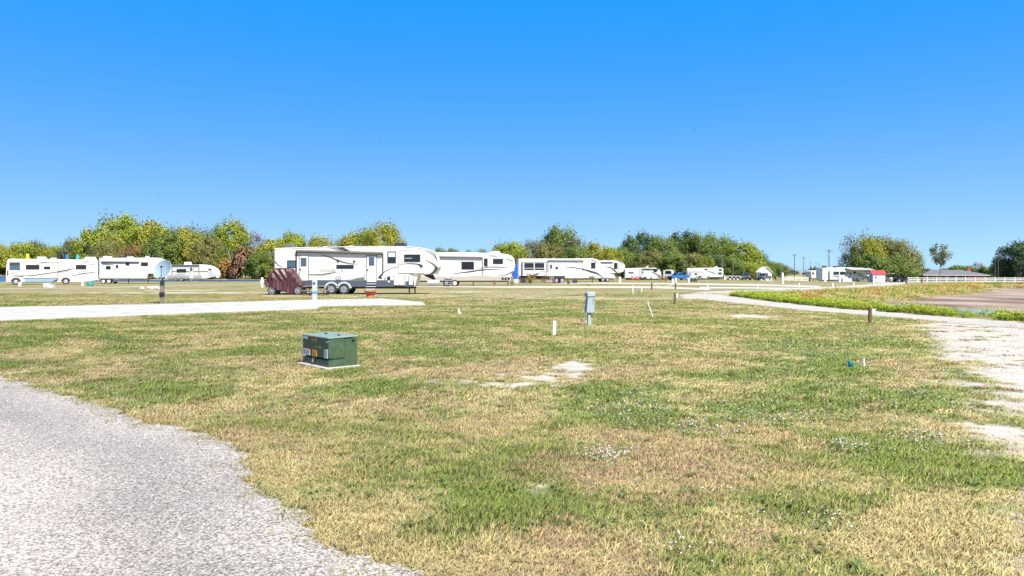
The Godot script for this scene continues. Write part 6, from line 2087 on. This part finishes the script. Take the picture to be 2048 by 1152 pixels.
func lab_line(o: Node, x: float, y: float, w: float, h: float, z: float, m := "ink") -> void:
	var q := MB.new()
	q.box(Vector3(x, y, z - 0.001), Vector3(w, h, 0.003))
	part(o, "print_line", q, M[m])
func stub(called: String, label: String, category: String, px: float, py: float, py_top: float, w_px: float, m: String, lean_px := 0.0, group := "", round_ := true) -> Node3D:
	var p := gp(px, py)
	var s := F / -p.z
	var h := (py - py_top) / s
	var o := thing(called, label, category, p, group)
	var b := MB.new()
	var top := Vector3(lean_px / s, h, 0)
	if round_: b.cyl(Vector3(0, -0.05, 0), top, w_px / s / 2, w_px / s / 2, 10)
	else:
		var dir := (top - Vector3(0, -0.05, 0))
		b.box(Vector3(0, -0.05, 0) + dir / 2, Vector3(w_px / s, dir.length(), w_px / s), 0.008, Basis(Quaternion(Vector3.UP, dir.normalized())))
	part(o, "shaft", b, M[m])
	return o
func build_small() -> void:
	transformer()
	# --- grey power pedestal
	var p := gp(1180, 651)
	var o := thing("utility_pedestal", "grey metal power pedestal with hooded meter box, near the short white pipe", "pedestal", p, "", 0.32)
	o.scale = Vector3(0.74, 1, 0.74)
	var b := MB.new()
	b.box(Vector3(-0.06, 0.22, 0), Vector3(0.13, 0.56, 0.12), 0.01)
	b.box(Vector3(0.05, 0.2, -0.06), Vector3(0.06, 0.5, 0.08), 0.008)
	part(o, "post", b, M.pedestal_grey)
	b = MB.new()
	b.prism(PackedVector2Array([Vector2(-0.23, 0.44), Vector2(0.17, 0.42), Vector2(0.17, 0.98), Vector2(-0.16, 0.98), Vector2(-0.19, 0.72)]), -0.13, 0.13, 0.012)
	part(o, "cabinet", b, M.pedestal_grey)
	b = MB.new()
	b.box(Vector3(0.03, 0.70, 0.133), Vector3(0.22, 0.52, 0.012), 0.004)
	var dr := part(o, "door", b, M.pedestal_grey)
	b = MB.new()
	b.box(Vector3(0.06, 0.74, 0.145), Vector3(0.03, 0.03, 0.02), 0.004)
	b.box(Vector3(0.115, 0.86, 0.145), Vector3(0.022, 0.11, 0.02), 0.004)
	b.cyl(Vector3(0.04, 0.92, 0.13), Vector3(0.04, 0.92, 0.15), 0.01, 0.01, 8)
	part(dr, "handle", b, M.black_trim)
	b = MB.new()
	b.prism(PackedVector2Array([Vector2(-0.2, 0.975), Vector2(0.2, 0.975), Vector2(0.2, 1.10), Vector2(0.16, 1.135), Vector2(-0.16, 1.135), Vector2(-0.2, 1.10)]), -0.17, 0.17, 0.02)
	part(o, "hood", b, M.pedestal_grey)
	b = MB.new()
	b.box(Vector3(-0.225, 0.84, 0.02), Vector3(0.05, 0.09, 0.05), 0.01)
	part(o, "outlet", b, M.graphic_grey)
	b = MB.new()
	b.box(Vector3(0.03, -0.01, 0.02), Vector3(0.42, 0.06, 0.36), 0.02)
	part(o, "footing", b, M.concrete)
	# --- blue-banded pedestal before the long trailer
	p = gp(629.5, 600.5)
	o = thing("utility_pedestal", "slim pale pedestal with a blue band, in front of the long cream trailer", "pedestal", p + Vector3(0, 0.0, 0))
	b = MB.new()
	b.box(Vector3(0, 0.68, 0), Vector3(0.28, 1.46, 0.24), 0.015)
	part(o, "post", b, M.light_grey)
	b = MB.new()
	b.box(Vector3(0, 0.5, 0), Vector3(0.29, 0.19, 0.25), 0.012)
	part(o, "band", b, M.pedestal_blue)
	b = MB.new()
	b.lathe(Vector3(0, 1.12, 0.118), Vector3(0, 0, 1), [Vector2(0.085, 0), Vector2(0.085, 0.03), Vector2(0.06, 0.045), Vector2(0, 0.045)], 16)
	part(o, "meter", b, M.graphic_grey)
	# --- satellite dish on a timber post
	p = gp(324.5, 607.5)
	o = thing("satellite_dish", "big pale grey satellite dish on a timber post beside the concrete pad", "satellite dish", p)
	b = MB.new()
	b.box(Vector3(0, 0.62, 0), Vector3(0.19, 1.34, 0.19), 0.015)
	part(o, "post", b, M.grey_wood)
	b = MB.new()
	b.box(Vector3(0, 0.55, 0.03), Vector3(0.23, 0.24, 0.23), 0.02)
	b.cyl(Vector3(0, 0.55, 0.14), Vector3(0, 0.55, 0.17), 0.08, 0.08, 12)
	part(o, "meter_box", b, M.black_trim)
	var dish_n := Vector3(-0.30, 0.42, 0.86).normalized()
	var dc := Vector3(0.04, 1.98, 0.05)
	b = MB.new()
	b.lathe(dc, dish_n, [Vector2(0.0, -0.13), Vector2(0.2, -0.115), Vector2(0.4, -0.06), Vector2(0.56, 0.01), Vector2(0.6, 0.03), Vector2(0.605, 0.02), Vector2(0.56, -0.012), Vector2(0.4, -0.082), Vector2(0.2, -0.137), Vector2(0.0, -0.152)], 34)
	var dish := part(o, "dish", b, M.dish_grey)
	b = MB.new()
	b.tube([Vector3(0.0, 1.25, 0.0), Vector3(0.03, 1.6, -0.05), dc - dish_n * 0.14], 0.035)
	part(o, "mount", b, M.black_trim)
	b = MB.new()
	b.tube([Vector3(0.08, 1.46, 0.12), Vector3(0.14, 1.62, 0.42), Vector3(0.26, 2.12, 0.66)], 0.018)
	b.box(Vector3(0.26, 2.13, 0.64), Vector3(0.12, 0.09, 0.14), 0.02)
	part(dish, "feed_arm", b, M.black_trim)
	# --- picnic table
	side("picnic_table", "black-framed picnic table between the covered buggy and the trailer wheels", "picnic table", 604, 56.5, 658, 56.5)
	for r in [[606.5, 571.6, 655, 573.4, -0.4, 0.75, "table_top"], [606, 580.6, 656, 582, 0.28, 0.3, "bench"], [606, 580.6, 656, 582, -1.32, 0.3, "bench"]]:
		var q0 := L(r[0], r[3])
		var q1 := L(r[2], r[1])
		b = MB.new()
		for k in 3:
			b.box(Vector3((q0.x + q1.x) / 2, (q0.y + q1.y) / 2, r[4] + (k - 1) * r[5] / 3.0), Vector3(q1.x - q0.x, q1.y - q0.y, r[5] / 3.0 - 0.015), 0.006)
		part(S.o, r[6], b, M.grey_wood)
	for x in [613.0, 648.0]:
		var u := L(x, 580).x
		b = MB.new()
		b.tube([Vector3(u, 0.66, -0.1), Vector3(u, 0.34, 0.02), Vector3(u, 0.03, 0.02), Vector3(u, 0.03, -0.85), Vector3(u, 0.34, -0.85), Vector3(u, 0.66, -0.7)], 0.03)
		b.tube([Vector3(u, 0.34, 0.35), Vector3(u, 0.34, -1.4)], 0.03)
		b.tube([Vector3(u - 0.3, 0.03, 0.02), Vector3(u + 0.3, 0.03, 0.02), Vector3(u + 0.42, 0.3, 0.02)], 0.03)
		b.tube([Vector3(u, 0.3, 0.02), Vector3(u + (0.5 if x < 630 else -0.5), 0.66, 0.0)], 0.025)
		part(S.o, "leg", b, M.black_trim)
	# --- rust-red fire bowl
	p = gp(740.5, 594)
	o = thing("fire_bowl", "rust-red round fire bowl in front of the long trailer's steps", "fire bowl", p)
	b = MB.new()
	b.lathe(Vector3(0, 0.02, 0), Vector3.UP, [Vector2(0.0, 0.07), Vector2(0.24, 0.08), Vector2(0.34, 0.2), Vector2(0.40, 0.34), Vector2(0.45, 0.38), Vector2(0.45, 0.41), Vector2(0.40, 0.41), Vector2(0.36, 0.36), Vector2(0.3, 0.2), Vector2(0, 0.14)], 24)
	part(o, "bowl", b, M.rust_bowl)
	b = MB.new()
	b.lathe(Vector3(0, 0, 0), Vector3.UP, [Vector2(0.36, 0.0), Vector2(0.38, 0.02), Vector2(0.3, 0.05), Vector2(0.26, 0.12)], 24)
	part(o, "base", b, M.rust_bowl)
	# --- pipes, stakes and posts on the lawn
	o = stub("marker_post", "short white square vinyl stake in the bright green grass", "stake", 1108, 671, 642, 6.4, "pvc", 1.0, "", false)
	o = stub("pipe_riser", "small white pipe stub with an elbow, alone on the lawn", "pipe", 917, 628, 617.5, 3.0, "pvc")
	b = MB.new()
	b.cyl(Vector3(0, 0.03, 0), Vector3(0.11, 0.045, 0.03), 0.045, 0.05, 10)
	part(o, "elbow", b, M.pvc)
	o = stub("water_spigot", "thin grey water spigot beside the grey power pedestal", "spigot", 1161.5, 659, 641, 1.6, "steel", 2.0)
	b = MB.new()
	b.box(Vector3(0.03, 0.31, 0.02), Vector3(0.09, 0.05, 0.05), 0.01)
	b.cyl(Vector3(0.06, 0.30, 0.02), Vector3(0.09, 0.24, 0.04), 0.014, 0.014, 8)
	part(o, "tap", b, M.graphic_grey)
	stub("stake", "long thin white stake leaning over on the lawn", "stake", 1307, 636, 603.5, 1.7, "pvc", -12.0)
	o = stub("sewer_pipe", "teal capped pipe stub tilted in the grass", "pipe", 1699, 737, 727, 9.0, "teal_plastic", 2.4)
	b = MB.new()
	var td := Vector3(0.3, 0.9, 0.2).normalized()
	b.lathe(Vector3(0.022, 0.085, 0.0), td, [Vector2(0.045, -0.02), Vector2(0.062, 0.0), Vector2(0.062, 0.045), Vector2(0.050, 0.05), Vector2(0.046, 0.012), Vector2(0, 0.012)], 18)
	part(o, "cap", b, M.teal_plastic)
	o = stub("pipe_riser", "short white pipe with dark tip beside the teal pipe stub", "pipe", 1728, 733, 717, 4.6, "pvc", -1.0)
	b = MB.new()
	b.cyl(Vector3(-0.008, 0.14, 0), Vector3(-0.012, 0.19, 0), 0.014, 0.012, 8)
	b.box(Vector3(-0.012, 0.185, 0), Vector3(0.05, 0.014, 0.016), 0.003)
	part(o, "valve", b, M.steel)
	for s in [[1739.5, 647.5, 616, 1743, 1749.5, 618, 629, "brown timber post with a blue-grey number plate by the lane", "light_grey"], [1349, 608, 585.4, 1351, 1355.5, 587, 595, "brown timber post with a white plate where the lane forks", "white_paint"]]:
		o = stub("site_post", s[7], "post", s[0], s[1], s[2], 5.4 if s[0] > 1500 else 3.6, "post_wood", 1.0 if s[0] > 1500 else 1.6, "", false)
		var d: float = -o.position.z
		var sc := F / d
		b = MB.new()
		b.box(Vector3(((s[3] + s[4]) / 2 - s[0]) / sc, (s[1] - (s[5] + s[6]) / 2) / sc, 0.03), Vector3((s[4] - s[3]) / sc + 0.03, (s[6] - s[5]) / sc, 0.025), 0.004)
		part(o, "plate", b, M[s[8]])
	stub("site_post", "brown timber post carrying one end of the sagging rope", "post", 1303.5, 579.5, 565, 2.6, "post_wood", 0.0, "", false)
	stub("site_post", "brown timber post carrying the far end of the sagging rope", "post", 1351, 578.5, 564.5, 2.6, "post_wood", 0.0, "", false)
	var ra := gp(1303.5, 579.5) + Vector3(0, 0.72, 0)
	var rb := gp(1351, 578.5) + Vector3(0, 0.72, 0)
	var rp := []
	for i in 13:
		var t := i / 12.0
		rp.append(ra.lerp(rb, t) - Vector3(0, 0.45 * (1.0 - pow(2.0 * t - 1.0, 2.0)), 0))
	b = MB.new()
	b.tube(rp, 0.025, 6)
	meta(part(self, "rope", b, M.rope), "pale rope sagging between two brown timber posts", "rope")
	stub("pipe_riser", "white-footed leaning stick on the lawn near the roped posts", "stake", 1266.5, 588, 571, 1.8, "pvc", -2.0)
	stub("site_post", "thin brown leaning post near the roped posts", "post", 1276.5, 593.5, 582, 2.4, "grey_wood", 1.6, "", false)
	stub("pipe_riser", "short white pipe near the roped posts", "pipe", 1283, 583.5, 573.5, 2.2, "pvc")
	for q in [[1415, 574, 566], [1515, 576.5, 568.5], [1598, 575, 566], [1665.5, 574.5, 566.5], [1707, 571.5, 564], [1747, 570.5, 563], [1763, 570.5, 563], [1793.5, 571.5, 565], [1803, 571.5, 565]]:
		stub("marker_post", "short white site marker post along the far gravel lane", "post", q[0], q[1], q[2], 2.0, "vinyl_fence", 0.0, "white marker posts along the far lane", false)
	stub("site_post", "dark timber post in front of the white rail fence", "post", 1843.5, 566, 556, 2.0, "post_wood", 0.0, "", false)
	stub("hydrant_post", "dark short post by the black buggy", "post", 1813, 567.5, 560, 2.2, "graphic_grey", 0.0, "", false)
	# --- things round the lake-side trailers
	for q in [[40, 572.6, 564.5, "white pedestal beside the motorhome's front wheel"], [165.5, 572, 553.5, "white pedestal with a tall pipe beside the motorhome's rear"], [1345.5, 566, 557.6, "white pedestal in front of the blue pickup"], [1351.5, 567, 556, "white pedestal next to the blue pickup's wheel"], [1377.5, 565, 555.6, "white pedestal before the small white travel trailer"], [1565, 567, 545.6, "tall white gate pillar beside the short rail fence"], [1650, 563.4, 552, "white pedestal at the awning trailer's rear"], [1679, 564, 553, "white pedestal at the awning trailer's slide-out"], [524.5, 574.5, 555, "white pedestal just beyond the maroon covered buggy"], [1240, 566, 553.6, "white pedestal under the tall-windowed trailer's front"]]:
		o = stub("utility_pedestal", q[3], "pedestal", q[0], q[1], q[2], 3.4, "white_paint", 0.0, "", false)
		b = MB.new()
		var hh: float = (q[1] - q[2]) * -o.position.z / F
		b.box(Vector3(0, hh * 0.55, 0.05), Vector3(0.34, hh * 0.32, 0.2), 0.02)
		part(o, "meter_box", b, M.white_paint)
	for q in [[94, 574.5, 566.5, "white plastic tub by the motorhome's middle"], [103, 575, 569, "lower white plastic tub by the motorhome's middle"]]:
		p = gp(q[0], q[1])
		o = thing("storage_tub", q[3], "tub", p)
		b = MB.new()
		var hh: float = (q[1] - q[2]) * -p.z / F
		b.prism(PackedVector2Array([Vector2(-0.26, 0), Vector2(0.26, 0), Vector2(0.31, hh * 0.9), Vector2(-0.31, hh * 0.9)]), -0.25, 0.25, 0.02)
		part(o, "body", b, M.white_paint)
		b = MB.new()
		b.box(Vector3(0, hh * 0.93, 0), Vector3(0.68, hh * 0.1, 0.56), 0.015)
		part(o, "lid", b, M.white_paint)
	p = gp(180.5, 571.8)
	o = thing("barrel", "teal plastic barrel by the motorhome's rear", "barrel", p)
	b = MB.new()
	b.lathe(Vector3(0, 0, 0), Vector3.UP, [Vector2(0, 0), Vector2(0.33, 0), Vector2(0.37, 0.15), Vector2(0.38, 0.3), Vector2(0.36, 0.52), Vector2(0.30, 0.58), Vector2(0, 0.58)], 18)
	part(o, "body", b, M.teal_plastic)
	b = MB.new()
	b.lathe(Vector3(0, 0.5, 0), Vector3.UP, [Vector2(0.37, 0), Vector2(0.39, 0.02), Vector2(0.37, 0.06)], 18)
	part(o, "rim", b, M.teal_plastic)
	# --- pale rocks on the lawn
	var rr := RandomNumberGenerator.new()
	rr.seed = 77
	for q in [[284, 577.6, 0.26, "leftover"], [297, 576.6, 0.20, ""], [305, 577.8, 0.34, ""], [313, 576.8, 0.28, ""], [318, 578.4, 0.2, ""]]:
		p = gp(q[0], q[1])
		b = MB.new()
		var prof := []
		for k in 6: prof.append(Vector2(sin(PI * k / 5.0) * q[2] * rr.randf_range(0.9, 1.3), -cos(PI * k / 5.0) * q[2] * 0.7 + q[2] * 0.3))
		prof[0].x = 0.0; prof[5].x = 0.0
		b.lathe(Vector3.ZERO, Vector3(rr.randf_range(-0.2, 0.2), 1, rr.randf_range(-0.2, 0.2)), prof, 7)
		var rock := part(self, "rock", b, M.pale_gravel)
		rock.position = p
		meta(rock, "pale limestone rock on the lawn near the satellite dish", "rock", "pale rocks near the satellite dish")
	# --- red chairs
	for q in [[1265.5, "chair with its arm beside the slide-out"], [1275, ""]]:
		p = at_d(q[0], 167.0)
		o = thing("garden_chair", "red plastic garden chair in front of the long low trailer", "chair", p, "red chairs by the far trailer", rr.randf_range(-0.4, 0.4))
		b = MB.new()
		b.box(Vector3(0, 0.36, 0.05), Vector3(0.56, 0.05, 0.55), 0.015, Basis(Vector3(1, 0, 0), 0.2))
		part(o, "seat", b, M.red_plastic)
		b = MB.new()
		for k in 5: b.box(Vector3((k - 2) * 0.115, 0.68, -0.34), Vector3(0.1, 0.78 - absf(k - 2) * 0.06, 0.03), 0.008, Basis(Vector3(1, 0, 0), -0.35))
		part(o, "backrest", b, M.red_plastic)
		for s in [-0.33, 0.33]:
			b = MB.new()
			b.box(Vector3(s, 0.58, 0.05), Vector3(0.12, 0.035, 0.75), 0.01)
			part(o, "armrest", b, M.red_plastic)
			b = MB.new()
			b.box(Vector3(s, 0.29, 0.34), Vector3(0.09, 0.58, 0.04), 0.008)
			b.box(Vector3(s, 0.29, -0.24), Vector3(0.09, 0.58, 0.04), 0.008)
			part(o, "leg", b, M.red_plastic)
	# --- green service boxes by the small trailer
	for q in [[1384, "taller green service box by the small white trailer's wheels"], [1391, "smaller green service box by the small white trailer's wheels"]]:
		p = at_d(q[0], 140.0)
		o = thing("service_box", q[1], "service box", p)
		var k := 1.0 if q[0] < 1388 else 0.8
		b = MB.new()
		b.box(Vector3(0, 0.32 * k, 0), Vector3(0.7 * k, 0.7 * k, 0.6), 0.02)
		part(o, "body", b, M.transformer_green)
		b = MB.new()
		b.box(Vector3(0, 0.68 * k, 0), Vector3(0.76 * k, 0.05, 0.66), 0.015)
		part(o, "lid", b, M.transformer_green)
	# --- clutter by the picture-window trailer
	for q in [[1046, 0.9, 0.75, "black storage chest under the picture windows"], [1060, 0.6, 0.6, "small black storage chest under the picture windows"], [1150, 0.8, 0.5, "black crate beside the picture-window trailer's wheels"]]:
		p = at_d(q[0], 123.5)
		o = thing("storage_chest", q[3], "chest", p)
		b = MB.new()
		b.box(Vector3(0, q[2] / 2, 0), Vector3(q[1], q[2], 0.5), 0.03)
		part(o, "body", b, M.chassis)
		b = MB.new()
		b.box(Vector3(0, q[2], 0), Vector3(q[1] + 0.06, 0.08, 0.56), 0.02)
		part(o, "lid", b, M.graphic_grey)
	# --- white bench block before the awning trailer
	p = at_d(1692, 178.0)
	o = thing("storage_tub", "big white tub under the open awning", "tub", p)
	b = MB.new()
	b.prism(PackedVector2Array([Vector2(-1.1, -0.05), Vector2(1.3, -0.05), Vector2(1.2, 0.75), Vector2(0.3, 0.8), Vector2(0.1, 1.2), Vector2(-0.5, 1.25), Vector2(-0.9, 0.8)]), -0.5, 0.5, 0.06)
	part(o, "body", b, M.white_paint)
	b = MB.new()
	b.box(Vector3(0.75, 0.8, 0), Vector3(1.0, 0.06, 1.06), 0.02)
	part(o, "lid", b, M.white_paint)
	# --- birds
	for q in [[657, 228], [687, 208.5], [735, 203.5], [730, 216], [757, 284], [602, 217.5], [1390, 259], [315, 388]]:
		var d := 75.0
		p = Vector3((q[0] - 1024.0) * d / F, EYE - (q[1] - HZ) * d / F, -d)
		o = thing("bird", "small dark bird flying high in the clear sky", "bird", p, "birds in the sky", rr.randf() * TAU)
		b = MB.new()
		b.lathe(Vector3(-0.08, 0, 0), Vector3(1, 0, 0), [Vector2(0, -0.03), Vector2(0.014, 0.02), Vector2(0.022, 0.07), Vector2(0.018, 0.12), Vector2(0.014, 0.15), Vector2(0, 0.18)], 8)
		part(o, "body", b, M.bird_black)
		for s in [-1.0, 1.0]:
			b = MB.new()
			b.tri(Vector3(0.04, 0.005, 0.01 * s), Vector3(0.0, 0.05, 0.13 * s), Vector3(-0.03, 0.005, 0.01 * s))
			b.tri(Vector3(-0.03, 0.002, 0.01 * s), Vector3(0.0, 0.047, 0.13 * s), Vector3(0.04, 0.002, 0.01 * s))
			part(o, "wing", b, M.bird_black)
